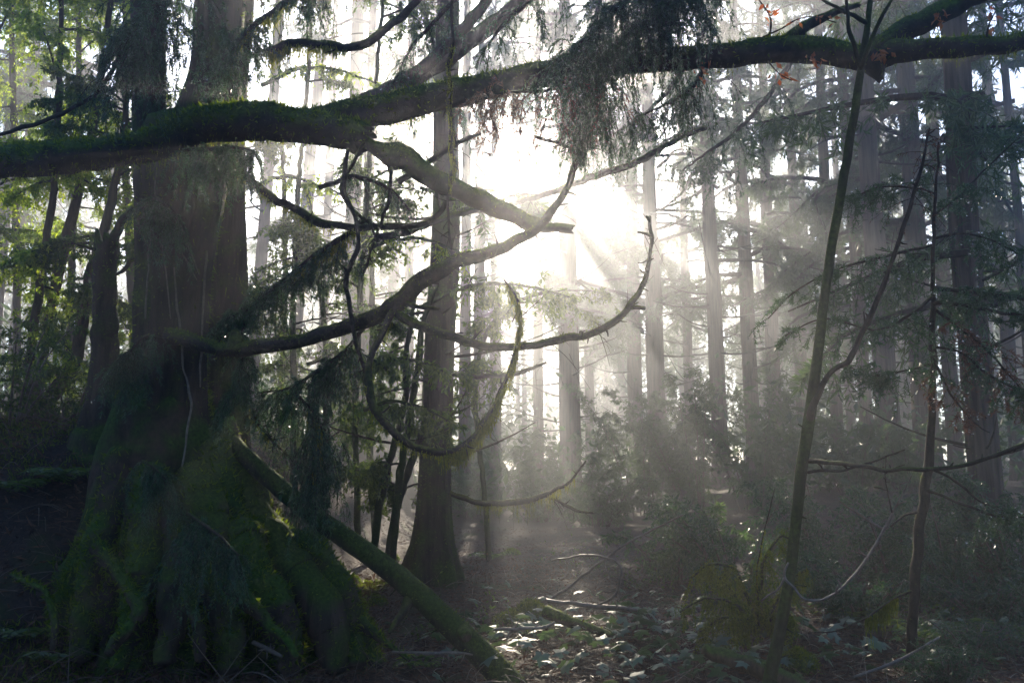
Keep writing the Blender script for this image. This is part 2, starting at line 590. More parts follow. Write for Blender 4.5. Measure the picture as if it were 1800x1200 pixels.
def gz(x, y):
    x = np.asarray(x, float)
    y = np.asarray(y, float)
    h = 2.0 * sstep(-x, 2.2, 4.3) * sstep(y, 6.2, 9.5) + 0.5 * sstep(-x, 4, 9) * sstep(y, 9, 14)
    h = h + 0.9 * sstep(x, 2.5, 9) * sstep(y, 9, 22)
    P = np.stack([x, y, np.zeros_like(x)], -1)
    h = h + 0.10 * vnoise(P, 0.9, 3, 3) + 0.035 * vnoise(P, 4.0, 9, 3)
    h = h + 0.010 * np.maximum(0, y - 20)
    return h

def ground_point(px, py, dmin=3.0, dmax=60.0):
    """where the pixel's sight line meets the ground"""
    d = np.linspace(dmin, dmax, 1200)
    P = np.array([at(px, py, k) for k in d])
    below = P[:, 2] < gz(P[:, 0], P[:, 1])
    i = np.argmax(below) if below.any() else len(d) - 1
    return P[i], d[i]

def grid(xs, ys):
    X, Y = np.meshgrid(xs, ys, indexing='ij')
    Z = gz(X, Y)
    V = np.stack([X, Y, Z], -1).reshape(-1, 3)
    a, b = len(xs), len(ys)
    i, j = np.meshgrid(np.arange(a - 1), np.arange(b - 1), indexing='ij')
    Q = np.stack([i * b + j, (i + 1) * b + j, (i + 1) * b + j + 1, i * b + j + 1], -1).reshape(-1, 4)
    return V, Q

def spaced(lim, fine, near):
    a = np.arange(-near, near + fine, fine)
    o = near * (lim / near) ** (np.arange(1, 26) / 25)
    return a, o

a, o = spaced(120, 0.08, 6.0)
xs = np.concatenate([-o[::-1], a, o])
ys = np.concatenate([-114 * (0.03 ** (np.arange(0, 12) / 11)), np.arange(-2.5, 3, .3), np.arange(3, 20, .08), 20 * (150 / 20) ** (np.arange(0, 40) / 39)])
g = MB()
V, Q = grid(xs, ys)
g.add(V, Q)
go = g.build('ground', M['ground'])
tag(go, 'brown needle strewn forest floor with mossy patches', None, kind='structure')

# ------------------------------------------------------------------ far woods (one mass)
rng = np.random.default_rng(11)
def ground_at(x, y):
    return float(gz(np.array([x]), np.array([y]))[0])

fw = MB()
for k in range(270):
    a = rng.uniform(-math.pi, math.pi) if k > 180 else rng.uniform(-.75, .75)
    r = rng.uniform(62, 112)
    x, y = r * math.sin(a), r * math.cos(a)
    z = ground_at(x, y)
    h = rng.uniform(17, 27) if abs(a) > .17 else rng.uniform(13, 20)
    rr = rng.uniform(.18, .42)
    lean = rng.normal(size=2) * .4
    P = [[x, y, z - .3], [x + lean[0] * .3, y + lean[1] * .3, z + h * .4], [x + lean[0], y + lean[1], z + h]]
    tube(fw, P, [rr, rr * .75, .04], n=6, step=3, bump=.03, mi=1)
    nb = 34
    for q in range(nb):
        t = rng.uniform(.12, 1)
        p = np.array([x + lean[0] * t, y + lean[1] * t, z + h * t])
        az = rng.uniform(0, 6.28)
        L = (1.1 - t * .8) * rng.uniform(1.6, 4.6)
        e = p + np.array([math.cos(az) * L, math.sin(az) * L, -rng.uniform(0, .5) * L])
        tt = rng.uniform(.2, 1, 40)[:, None]
        pp = p + (e - p) * tt + rng.normal(size=(40, 3)) * .3
        blades(fw, pp, norm(rng.normal(size=pp.shape) + [0, 0, -.5]), rng.uniform(.3, .8, 40), rng.uniform(.08, .2, 40), rng)
# low undergrowth between the far trunks
for k in range(420):
    a = rng.uniform(-.75, .75) if k < 350 else rng.uniform(-math.pi, math.pi)
    r = rng.uniform(24, 95)
    x, y = r * math.sin(a), r * math.cos(a)
    z = ground_at(x, y)
    s = rng.uniform(1.4, 3.0) * (.7 + r / 50)
    pp = np.array([x, y, z + s * .5]) + rng.normal(size=(110, 3)) * np.array([s * .5, s * .5, s * .35])
    blades(fw, pp, norm(rng.normal(size=pp.shape)), rng.uniform(.2, .45, 110), rng.uniform(.08, .18, 110), rng)
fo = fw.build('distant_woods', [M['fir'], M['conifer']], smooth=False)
tag(fo, 'far off mass of misty conifers closing the forest all round', None, kind='stuff')

# ------------------------------------------------------------------ misty conifers
CULL_RNG = np.random.default_rng(77)
def open_gap(P):
    """cull twigs for the opening below the sun, clumped to shape light shafts"""
    x, y = proj(P)
    e = ((x - 848) / 95) ** 2 + ((y - 280) / 90) ** 2
    e2 = ((x - 1165) / 60) ** 2 + ((y - 275) / 58) ** 2
    q = np.stack([x, y, 0 * x], -1)
    clump = vnoise(q, 0.05, 41, 1)  # clumped holes and tufts shape the light shafts
    thin = np.where((x > 430) & (x < 800) & (y > 150) & (y < 440), .30, 0.0)
    return (e > 1) & (e2 > 1) & (clump > .02 + .5 * thin - .05 * np.minimum(e, 4))

def conifer_crown(seed, H=16.0, z0=4.5, nl=54, Lmax=3.4, origin=None, keep=None):
    rng = np.random.default_rng(seed)
    gap = None if keep is None else (lambda P: open_gap(P * keep + origin))
    mb = MB()
    for k in range(nl):
        t = rng.uniform(0, 1) ** .9
        z = z0 + (H - z0) * t
        az = rng.uniform(0, 6.28)
        L = (Lmax * (1 - t) ** .7 + .4) * rng.uniform(.55, 1.1)
        rise = rng.uniform(-.1, .35)
        d = np.array([math.cos(az), math.sin(az), rise])
        s = np.linspace(0, 1, 9)[:, None]
        p = np.array([0, 0, z]) + d * L * s + np.array([0, 0, -.32 * L]) * s ** 2 + np.array([-d[1], d[0], 0]) * .12 * L * np.sin(s * 5 + k)
        tube(mb, p[::2], np.linspace(.05, .01, 5) * (.5 + L / 4), n=5, step=.5, bump=.05, mi=1)
        if rng.uniform() < .12: continue
        spray(mb, p, int(9 + L * 5), (.35, 1.0), (.25, .8), rng, M=21, ln=.16, w=.03, sub=2, twr=.006, t0=.2, down=.25, cull=gap)
    # dead lower limbs
    for k in range(16):
        z = rng.uniform(1.6, z0 + 1)
        az = rng.uniform(0, 6.28)
        L = rng.uniform(.4, 2.2)
        d = np.array([math.cos(az), math.sin(az), rng.uniform(-.35, .15)])
        s = np.linspace(0, 1, 6)[:, None]
        p = np.array([0, 0, z]) + d * L * s + np.array([0, 0, .25 * L]) * s ** 2
        tube(mb, p, np.linspace(.025, .006, 6), n=4, step=.4, bump=.05, mi=1)
    return mb

CROWNS = [conifer_crown(100 + k, z0=(3.6, 4.6, 5.8, 4.2)[k], nl=(34, 30, 26, 38)[k]) for k in range(4)]
CROWN_ME = [None] * 4
GROUP_C = 'conifers standing in the mist'

def conifer(px, py, d, wpx, label, ci=0, lean=0.0, H=16, rot=0.0, cs=1.0, ybase=None, flare=.5, mat='conifer', group=GROUP_C, crown=True, name='conifer_tree', ivy=0):
    p = at(px, py, d)
    x, y = p[0], p[1]
    z = ground_at(x, y)
    r = wpx / 2 / F * d
    t = thing(name, label, 'tree', (x, y, z), group)
    mb = MB()
    sd = int(px * 7 + d)
    rng = np.random.default_rng(sd)
    lx = lean
    hz = p[2] - z
    P = np.array([[x - lx * hz, y, z - .3], [x - lx * (hz - .5), y, z + .5], [x, y, z + hz] if hz > 1 else [x, y, z + 1.5]] +
                 [[x + lx * (h - hz) + rng.normal() * .03, y + rng.normal() * .04, z + h] for h in (H * .3, H * .45, H * .65, H * .85, H)])
    P[2:, 2] = z + np.maximum.accumulate(np.maximum(P[2:, 2] - z, 1.2))
    R = np.array([r * 1.12, r * 1.06, r, r * .93, r * .85, r * .7, r * .45, .03])
    nr = rng.integers(4, 7)
    ph = rng.uniform(0, 6.28)
    def fl(C, D):
        h = (C[:, 2] - z)[:, None]
        th = np.arctan2(D[..., 1], D[..., 0])
        return 1 + flare * np.exp(-np.maximum(h, 0) / .45) * (1 + .6 * np.cos(nr * th + ph)) + .05 * np.cos(nr * th + ph + h * .3) + .03 * np.cos(11 * th + h)
    ret = tube(mb, P, R, n=18, step=.3, bump=.04, bs=3, seed=sd, flare=fl)
    mb.build('trunk', M[mat], t)
    if d < 16:
        mm = MB()
        k = max(3, int(6 / .3))
        fuzz(mm, *(q[:k] for q in ret), 420, .035, rng, bias=.2)
        mm.build('moss_fronds', M['fuzz'], t, smooth=False)
    if crown:
        if 440 < px < 1280:
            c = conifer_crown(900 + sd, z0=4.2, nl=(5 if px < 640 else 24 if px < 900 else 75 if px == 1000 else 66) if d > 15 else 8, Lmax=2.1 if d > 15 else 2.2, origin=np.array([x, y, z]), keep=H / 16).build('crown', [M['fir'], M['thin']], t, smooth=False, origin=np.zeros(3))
            c.scale = (H / 16, H / 16, H / 16)
            return t
        if CROWN_ME[ci] is None:
            c = CROWNS[ci].build('crown', [M['fir'], M['thin']], t, smooth=False, origin=np.zeros(3))
            CROWN_ME[ci] = c.data
        else:
            c = bpy.data.objects.new('crown', CROWN_ME[ci])
            COL.objects.link(c)
            c.parent = t
        c.rotation_euler = (0, lean * .9, rot)
        c.scale = (cs, cs, H / 16)
        c.location = (-lean * hz, 0, 0)
    return t

# px, py, distance, width px, crown, lean, rotation, crown scale, label
CON = [
    (1000, 640, 20, 36, 2, .0, .3, 1.0, 'pale trunk glowing in the light shaft just below the sun'),
    (1113, 520, 25, 25, 1, .0, 1.4, .9, 'slender hazy trunk, the left one of the close pair in the light'),
    (1148, 520, 22, 29, 0, -.01, 4.0, .8, 'slender hazy trunk, the right one of the close pair in the light'),
    (1255, 520, 19, 26, 3, -.012, 2.0, .8, 'straight misty trunk crossed by a light ray, standing alone at centre right'),
    (1312, 520, 21, 24, 1, -.01, .7, .9, 'misty trunk with moss on one edge, next left of a trunk of equal girth'),
    (1354, 520, 23, 23, 2, .0, 5.0, .9, 'misty trunk standing between the moss edged trunk and the thin doubled trunk'),
    (1402, 520, 24, 21, 0, .0, 3.1, .9, 'thin misty trunk with a still thinner one close behind it'),
    (1420, 520, 30, 13, 1, .0, 2.2, .9, 'very thin grey trunk showing behind the right edge of another thin trunk'),
    (1545, 520, 15, 37, 2, -.012, 1.0, .9, 'stout brown grey trunk just right of the tall leaning sapling'),
    (1520, 700, 17, 22, 3, -.01, 5.6, .7, 'narrow trunk half hidden behind the stout one beside the sapling'),
    (1612, 500, 16, 38, 1, .0, .2, .9, 'broad misty trunk behind the bare twiggy branch tip'),
    (1712, 600, 11.6, 51, 0, -.008, 2.6, .8, 'thickest dark trunk near the right edge, flaring to the ground'),
    (1797, 500, 16, 16, 2, .0, 1.9, .9, 'thin trunk cut by the right edge of the picture'),
    (1478, 420, 26, 14, 3, .0, .9, .8, 'faint slim trunk seen just left of the leaning sapling'),
    (608, 800, 17, 30, 2, .0, 3.9, .8, 'grey trunk behind the leaning log, left of the mossy curved stems'),
    (818, 600, 19, 20, 1, .0, .5, .9, 'straight pale trunk close behind the right of the flared central tree'),
    (692, 500, 22, 20, 3, .0, 2.9, .9, 'grey trunk behind the upward sweep of the curved branch'),
    (755, 480, 26, 24, 0, .0, 1.7, .8, 'faint broad trunk peeping out left of the flared central tree'),
    (870, 800, 26, 22, 2, .0, 4.6, .6, 'ghostly trunk dissolving in mist right of the flared central tree'),
    (1035, 620, 29, 16, 1, .0, 3.4, .9, 'ghostly thin trunk right of the brightest light shaft'),
    (545, 300, 18, 22, 3, .06, 1.1, .9, 'leaning grey trunk behind the hanging cedar sprays, right of the giant tree'),
    (462, 420, 15, 20, 0, .03, 2.2, .8, 'thin dark trunk rising close to the right of the giant tree'),
    (30, 100, 15, 20, 1, .0, .6, .9, 'pale trunk in the top left corner above the leafy thicket'),
    (66, 60, 18, 13, 3, .0, 3.3, .9, 'thin pale trunk second from the top left corner'),
    (652, 200, 17, 17, 1, .0, 1.2, .8, 'faint thin trunk crossed by the arched branch'),
    (585, 150, 20, 14, 2, .01, 2.6, .8, 'faint thin trunk behind the dark branch sweeping to the top edge'),
    (722, 120, 16, 16, 0, -.01, .9, .8, 'faint thin trunk just left of the big forked grey limb'),
    (845, 120, 24, 18, 3, .0, 5.2, .8, 'washed out thin trunk in the glare left of the sun'),
    (945, 420, 23, 17, 2, .0, 4.1, .8, 'washed out thin trunk left of the glowing one below the sun'),
    (1205, 480, 26, 15, 1, .0, 2.0, .8, 'faint thin trunk between the close pair and the one crossed by a ray'),
    (1460, 520, 19, 20, 0, .0, 3.0, .8, 'dusky trunk behind the fork of the leaning sapling'),
    (1660, 520, 18, 24, 3, .0, 1.3, .9, 'dusky trunk between the young conifer and the thickest right trunk'),
    (1765, 520, 20, 22, 1, .0, 2.3, .9, 'dusky trunk right of the thickest right trunk'),
    (215, 120, 16, 14, 2, .03, 4.2, .8, 'thin slanting trunk behind the dark spray left of the giant tree'),
]
for (px, py, d, w, ci, ln_, rot, cs, lb) in CON:
    k = 1.75 if d > 14 else 1.0
    conifer(px, py, d * k, w, lb, ci=ci, lean=ln_, rot=rot, cs=cs * (1.6 if k > 1 else 1.1), H=28 if k > 1 else 16)
conifer(772, 600, 12.3, 52, 'large central conifer with mossy flared foot on the forest floor', ci=2, lean=.018, rot=2.4, cs=.8, flare=.85, mat='old', name='central_conifer')

# ------------------------------------------------------------------ giant tree with root mound on the left
tr = at(300, 760, 7.8)
tx, ty = tr[0], tr[1]
tz = 0.0
giant = thing('giant_cedar', 'giant mossy many stemmed tree on a mound of roots at left', 'tree', (tx, ty, tz))
rng = np.random.default_rng(5)
nth, nh = 200, 100
th = np.arange(nth) / nth * 2 * math.pi
hh = np.linspace(-.35, 2.3, nh)
TH, HH = np.meshgrid(th, hh)
def flare_r(TH, HH):
    hs = [-.4, 0, .5, 1.0, 1.5, 2.0, 2.35]
    pr = np.interp(HH, hs, [1.45, 1.42, 1.25, .80, .56, .40, .33])
    pl = np.interp(HH, hs, [.9, .87, .80, .70, .60, .45, .33])
    pf = np.interp(HH, hs, [.85, .80, .70, .58, .50, .41, .33])
    c, s_ = np.cos(TH), np.sin(TH)
    r = (pr * np.clip(c, 0, 1) ** 2 + pl * np.clip(-c, 0, 1) ** 2 + pf * s_ ** 2)
    k = np.clip((2.3 - HH) / 1.2, 0, 1)
    return r * (1 + k * (.10 * np.cos(5 * TH + .7) + .08 * np.cos(9 * TH + 2.1 + HH) + .05 * np.cos(15 * TH + 1.0 - 2 * HH)))
RR = flare_r(TH, HH)
MV = np.stack([tx - .05 + RR * np.cos(TH), ty + RR * np.sin(TH), HH], -1)
rid = 1 - np.abs(vnoise(MV * np.array([1, 1, .45]), 3.4, 23, 3)) * 2.2
lump = vnoise(MV, 2.6, 21, 4) * .16 + rid * .13 - .06 + vnoise(MV, 12, 31, 3) * .06
RR2 = RR * (1 + lump * np.clip((2.2 - HH), 0, 1))
MV = np.stack([tx - .05 + RR2 * np.cos(TH), ty + RR2 * np.sin(TH), HH + 0.06 * vnoise(MV, 6, 51)], -1)
i, j = np.meshgrid(np.arange(nh - 1), np.arange(nth), indexing='ij')
Q = np.stack([i * nth + j, i * nth + (j + 1) % nth, (i + 1) * nth + (j + 1) % nth, (i + 1) * nth + j], -1).reshape(-1, 4)
mb = MB()
mb.add(MV, Q)
mound = mb.build('root_mound', M['root'], giant)
fz = MB()
ii = rng.integers(0, nh - 1, 90000)
jj = rng.integers(0, nth, 90000)
a, b = rng.uniform(0, 1, (90000, 1)), rng.uniform(0, 1, (90000, 1))
P = (MV[ii, jj] * (1 - a) + MV[ii + 1, jj] * a) * (1 - b) + (MV[ii, (jj + 1) % nth] * (1 - a) + MV[ii + 1, (jj + 1) % nth] * a) * b
Dn = norm(P - np.array([tx, ty, 0]) * np.array([1, 1, 0]) - np.stack([0 * P[:, 0], 0 * P[:, 0], P[:, 2] - .5], -1))
keep = rng.uniform(0, 1, len(P)) < .35 + 1.1 * vnoise(P, 3.2, 5)
P, Dn = P[keep], Dn[keep]
tri_blades(fz, P, norm(Dn + .7 * rng.normal(size=P.shape)), rng.uniform(.02, .07, len(P)), .012, rng)
fz.build('moss_fronds', M['fuzz'], mound, smooth=False)

def trunk_part(name, pts, mat, seed, bump=.07, dens=700, fl=0.06):
    P, R = pxpath(pts)
    mb = MB()
    r = np.random.default_rng(seed)
    def f(C, D):
        t_ = np.arctan2(D[..., 1], D[..., 0])
        return 1 + fl * np.cos(5 * t_ + C[:, 2:3] * .4) + fl * .6 * np.cos(9 * t_ + 1 + C[:, 2:3] * .3)
    ret = tube(mb, P, R, n=30, step=.07, bump=bump, bs=4, seed=seed, flare=f)
    o = mb.build(name, M[mat], giant)
    mm = MB()
    fuzz(mm, *ret, dens, .035, r, bias=.1)
    fuzz(mm, *ret, dens * .15, .10, r, bias=.0, gravity=1.2, w=.08)
    mm.build('moss_fronds', M['fuzz'], o, smooth=False)
    return o, ret
trunk_part('trunk', [(280, 860, 7.8, 175), (287, 770, 7.8, 150), (295, 680, 7.8, 134), (302, 580, 7.8, 122), (310, 450, 7.8, 130), (320, 330, 7.8, 152), (322, 250, 7.8, 150), (322, 210, 7.8, 120)], 'old', 1)
trunk_part('stem', [(266, 420, 7.7, 40), (263, 300, 7.75, 54), (262, 150, 7.8, 54), (262, 0, 7.9, 58), (266, -200, 8.0, 56), (268, -500, 8.2, 50), (270, -1000, 8.5, 30)], 'old', 2, dens=350)
trunk_part('stem', [(340, 330, 7.9, 90), (356, 230, 7.9, 106), (380, 140, 7.9, 92), (388, 0, 8.0, 84), (395, -200, 8.1, 78), (400, -500, 8.3, 70), (410, -1000, 8.6, 40)], 'old', 3, dens=350)
trunk_part('stem', [(396, 800, 8.5, 90), (398, 720, 8.5, 74), (400, 600, 8.5, 68), (402, 480, 8.5, 66), (400, 350, 8.5, 62), (404, 200, 8.5, 56), (420, 0, 8.6, 50), (430, -300, 8.8, 40)], 'old', 4, dens=500)
for k, pts in enumerate(([(170, 960, 6.95, 26), (215, 1015, 6.7, 28), (243, 1060, 6.5, 24), (236, 1092, 6.4, 22), (208, 1128, 6.3, 20), (190, 1150, 6.25, 14)], [(20, 1010, 6.9, 12), (60, 1030, 6.7, 16), (84, 1050, 6.6, 15), (95, 1090, 6.5, 14), (92, 1140, 6.4, 12)],
                         [(405, 1020, 6.5, 34), (440, 1065, 6.4, 28), (475, 1100, 6.35, 20), (503, 1122, 6.3, 16), (520, 1155, 6.25, 13)], [(600, 1060, 7.2, 22), (640, 1100, 7.1, 20), (668, 1120, 7.0, 14), (720, 1160, 6.8, 8)], [(330, 1000, 6.6, 30), (335, 1060, 6.45, 24), (350, 1110, 6.4, 22), (352, 1160, 6.35, 20)],
        [(350, 760, 8.3, 60), (400, 835, 8.1, 66), (450, 905, 7.9, 66), (505, 960, 7.7, 58), (565, 1010, 7.5, 52), (612, 1050, 7.3, 50), (636, 1115, 7.2, 40), (668, 1168, 7.0, 18)],
        [(368, 750, 8.0, 76), (420, 850, 7.8, 78), (460, 930, 7.5, 76), (510, 1000, 7.3, 72), (560, 1050, 7.1, 66), (585, 1120, 7.0, 56), (590, 1180, 6.9, 40)],
        [(360, 790, 7.7, 76), (398, 900, 7.4, 74), (430, 980, 7.1, 74), (470, 1050, 6.9, 70), (500, 1120, 6.8, 60), (505, 1185, 6.7, 40)],
        [(345, 830, 7.5, 66), (368, 940, 7.1, 66), (385, 1040, 6.85, 62), (400, 1110, 6.7, 54), (405, 1180, 6.6, 36)],
        [(270, 830, 7.4, 66), (258, 950, 7.0, 64), (242, 1040, 6.75, 56), (225, 1110, 6.6, 50), (205, 1175, 6.5, 30)],
        [(225, 800, 7.5, 60), (190, 910, 7.25, 60), (165, 1000, 7.0, 58), (150, 1080, 6.85, 50), (142, 1160, 6.7, 34)],
        [(308, 860, 7.3, 62), (312, 980, 6.95, 60), (305, 1070, 6.7, 54), (290, 1165, 6.5, 36)],
        [(535, 950, 7.6, 64), (590, 1030, 7.3, 66), (618, 1110, 7.15, 52), (625, 1170, 7.0, 34)],
        )):
    limb('root', pts, M['old'] if k in (1, 6, 8, 11) else M['root'], giant, n=12 if k < 5 else 22, step=.03, bump=.30, bs=9 if k < 5 else 8, seed=20 + k, moss=(1500, .05, .5) if k not in (6, 11) else (500, .04, .9), hangm=[(60, (.05, .22), .05, .75, .004)] if k > 4 else None)

for k, pts in enumerate(([(296, 395, 7.41, 3), (312, 430, 7.4, 3), (330, 462, 7.4, 3), (346, 492, 7.42, 2)], [(318, 398, 7.4, 3), (334, 440, 7.4, 3), (350, 482, 7.44, 2)], [(284, 420, 7.42, 3), (292, 480, 7.42, 3), (300, 560, 7.42, 2)],
                         [(306, 470, 7.41, 3), (312, 540, 7.42, 4), (319, 600, 7.4, 4), (322, 650, 7.38, 4), (334, 690, 7.36, 5), (330, 760, 7.3, 4), (320, 820, 7.2, 3)], [(364, 440, 7.5, 4), (358, 520, 7.5, 4), (355, 600, 7.5, 4), (352, 680, 7.45, 3)], [(276, 300, 7.42, 4), (270, 370, 7.44, 4), (262, 450, 7.46, 3), (256, 560, 7.46, 3)])):
    limb('vine', pts, M['wood'], giant, n=5, step=.04, bump=.15, seed=140 + k)

# the sweeping branch of the giant tree with its two side branches
br, C0, R0 = limb('branch', [(300, 590, 7.5, 30.6), (330, 598, 7.3, 27.0), (400, 614, 7.1, 23.4), (440, 611, 7.0, 27.0), (520, 600, 6.9, 25.2), (620, 570, 6.8, 27.0), (690, 540, 6.7, 32.4), (740, 495, 6.7, 30.6), (800, 462, 6.7, 27.9),
     (870, 440, 6.7, 23.4), (940, 405, 6.7, 16.2), (972, 372, 6.7, 13.5), (998, 325, 6.7, 12.6), (1018, 270, 6.7, 10.8), (1034, 215, 6.7, 7.2), (1040, 150, 6.7, 4.5)],
     M['branch'], giant, n=12, step=.035, seed=31, moss=(2600, .022, .8), spurs=26, twiglets=90)
limb('knot', [(412, 618, 7.05, 34), (414, 596, 7.05, 26), (412, 580, 7.03, 9)], M['branch'], br, step=.02, bump=.3, seed=3)
s1, C1, R1 = limb('side_branch', [(690, 545, 6.7, 18.0), (740, 573, 6.6, 16.5), (800, 594, 6.55, 16.5), (850, 608, 6.5, 16.5), (900, 611, 6.5, 15.0), (960, 601, 6.5, 13.5), (1020, 590, 6.5, 12.8), (1060, 579, 6.5, 12.0), (1100, 546, 6.5, 10.5),
     (1130, 500, 6.5, 9.0), (1144, 440, 6.5, 7.5), (1142, 380, 6.5, 6.0)], M['branch'], br, step=.03, seed=32, moss=(3200, .016, .2), spurs=34, twiglets=44)
for pts in ([(1105, 541, 6.5, 9), (1120, 540, 6.5, 8), (1134, 542, 6.48, 7)], [(1144, 415, 6.5, 6), (1133, 410, 6.5, 5), (1121, 408, 6.5, 4)], [(1143, 390, 6.5, 7), (1136, 380, 6.5, 5)], [(1022, 590, 6.5, 10), (1021, 582, 6.5, 7)],
            [(705, 528, 6.7, 12), (730, 538, 6.6, 9), (772, 543, 6.5, 6)]):
    mb = MB()
    P, R = pxpath(pts)
    tube(mb, P, R, n=6, step=.02, bump=.15)
    mb.build('spur', M['branch'], br)
s2, C2, R2 = limb('side_branch', [(694, 540, 6.7, 15.8), (680, 570, 6.6, 12.2), (664, 600, 6.5, 10.8), (648, 640, 6.4, 11.5), (649, 690, 6.35, 15.8), (668, 735, 6.3, 15.1), (710, 775, 6.3, 13.7), (770, 796, 6.3, 12.2), (820, 779, 6.3, 13.0), (850, 745, 6.3, 11.5),
     (880, 690, 6.3, 8.6), (903, 625, 6.3, 6.5), (914, 570, 6.3, 5.8), (908, 525, 6.3, 5.0), (886, 492, 6.3, 3.6)], M['branch'], br, step=.025, seed=33, moss=(2500, .02, .3), spurs=24, twiglets=60,
     hangm=[(50, (.04, .12), .02, .55, .004), (240, (.05, .19), .52, .75, .004), (170, (.05, .15), .78, .94, .004), (14, (.05, .2), .95, .99, .003)])

# ------------------------------------------------------------------ mossy limbs across the upper picture
lo = at(330, 230, 6.9)
lmb = thing('mossy_limb', 'thick moss topped limb crossing before the giant tree, broken off near the sun', 'limb', lo)
l1, CL, RL = limb('stem', [(-130, 305, 7.0, 62), (0, 287, 7.0, 60), (100, 277, 6.95, 57), (230, 262, 6.9, 58), (290, 247, 6.9, 60), (340, 225, 6.9, 64), (420, 214, 6.85, 64), (470, 214, 6.8, 62), (540, 222, 6.8, 58), (600, 232, 6.8, 58), (640, 244, 6.8, 52)],
     M['limb'], lmb, n=26, step=.04, bump=.14, bs=7, seed=41, moss=(2200, .045, 1.0), ragged=.07, hangm=[(60, (.03, .14), .2, .9, .003)])
limb('snapped_branch', [(430, 212, 6.8, 44), (455, 198, 6.75, 34), (478, 190, 6.7, 16)], M['limb'], lmb, n=10, step=.03, bump=.2, seed=42, ragged=.05)
limb('broken_end', [(618, 235, 6.8, 50), (626, 255, 6.8, 40), (632, 273, 6.8, 12)], M['limb'], lmb, n=10, step=.02, bump=.25, seed=43)
dl, CD, RD = limb('branch', [(625, 240, 6.8, 24), (650, 255, 6.8, 20), (680, 270, 6.8, 34), (695, 275, 6.8, 46), (720, 282, 6.8, 40), (760, 312, 6.8, 36), (830, 346, 6.8, 36), (880, 368, 6.8, 36), (930, 390, 6.8, 28), (960, 399, 6.8, 17), (1006, 403, 6.8, 14)],
     M['limb'], lmb, n=14, step=.03, bump=.16, bs=12, seed=44, moss=(1500, .022, .5), spurs=6, ragged=.02)
limb('knot', [(690, 270, 6.8, 26), (688, 290, 6.78, 18), (686, 302, 6.78, 6)], M['limb'], dl, n=8, step=.02, bump=.3, seed=45)

p2 = at(1000, 115, 7.0)
lm2 = thing('leaning_limb', 'long dark leaning limb rising from the broken limb across the top right', 'limb', p2)
l2, CL2, RL2 = limb('stem', [(470, 226, 7.05, 40), (540, 216, 7.05, 50), (600, 205, 7.05, 52), (700, 188, 7.0, 52), (800, 163, 7.0, 50), (900, 143, 7.0, 46), (1000, 120, 6.95, 46), (1100, 108, 6.9, 44), (1200, 103, 6.8, 40), (1300, 94, 6.75, 45), (1400, 87, 6.7, 46), (1500, 97, 6.6, 44),
     (1540, 97, 6.6, 52), (1600, 88, 6.5, 38), (1700, 83, 6.5, 35), (1800, 71, 6.45, 31), (1950, 55, 6.4, 28)], M['limb'], lm2, n=20, step=.04, bump=.11, bs=7, seed=46, moss=(1800, .04, 1.0), hangm=[(60, (.03, .12), .1, .95, .003)])
f1, CF1, RF1 = limb('fork', [(1520, 100, 6.6, 46), (1560, 78, 6.6, 44), (1600, 50, 6.6, 40), (1660, 20, 6.6, 38), (1720, -12, 6.6, 36), (1800, -60, 6.6, 32), (1900, -140, 6.6, 24)], M['limb'], lm2, n=14, step=.04, bump=.1, seed=47, moss=(1300, .026, .8))
limb('broken_stub', [(1530, 105, 6.6, 48), (1540, 124, 6.58, 34), (1547, 140, 6.56, 14)], M['limb'], lm2, n=10, step=.02, bump=.2, seed=48, ragged=.03)
limb('stub_branch', [(1380, 76, 6.7, 28), (1405, 57, 6.7, 24), (1435, 36, 6.7, 18), (1470, 22, 6.7, 14), (1511, 8, 6.7, 9)], M['limb'], lm2, n=9, step=.03, bump=.15, seed=49, moss=(1500, .02, .8), ragged=.02)

# ------------------------------------------------------------------ snag
sb = at(178, 780, 8.9)
sn = thing('dead_snag', 'dark broken snag with a jagged top left of the giant tree', 'dead tree', sb)
limb('trunk', [(160, 830, 8.9, 130), (172, 775, 8.9, 92), (180, 720, 8.9, 66), (184, 640, 8.9, 48), (184, 540, 8.9, 42), (185, 460, 8.9, 40), (187, 425, 8.9, 38)], M['old'], sn, n=18, step=.05, bump=.08, seed=51, moss=(900, .035, .1), ragged=.12)
limb('splinter', [(176, 440, 8.9, 20), (172, 418, 8.9, 13), (170, 402, 8.9, 6)], M['old'], sn, n=7, step=.03, bump=.2, seed=52)
limb('branch', [(198, 430, 8.9, 16), (206, 405, 8.9, 16), (216, 384, 8.85, 14), (232, 370, 8.8, 12), (248, 356, 8.75, 9)], M['old'], sn, n=8, step=.03, bump=.12, seed=53)
limb('branch', [(170, 438, 8.9, 7), (150, 434, 8.85, 5), (129, 428, 8.8, 3)], M['old'], sn, n=5, step=.05, seed=54)
limb('branch', [(205, 482, 8.9, 5), (218, 474, 8.8, 8), (228, 460, 8.7, 9), (246, 450, 8.6, 9)], M['old'], sn, n=6, step=.03, seed=55)

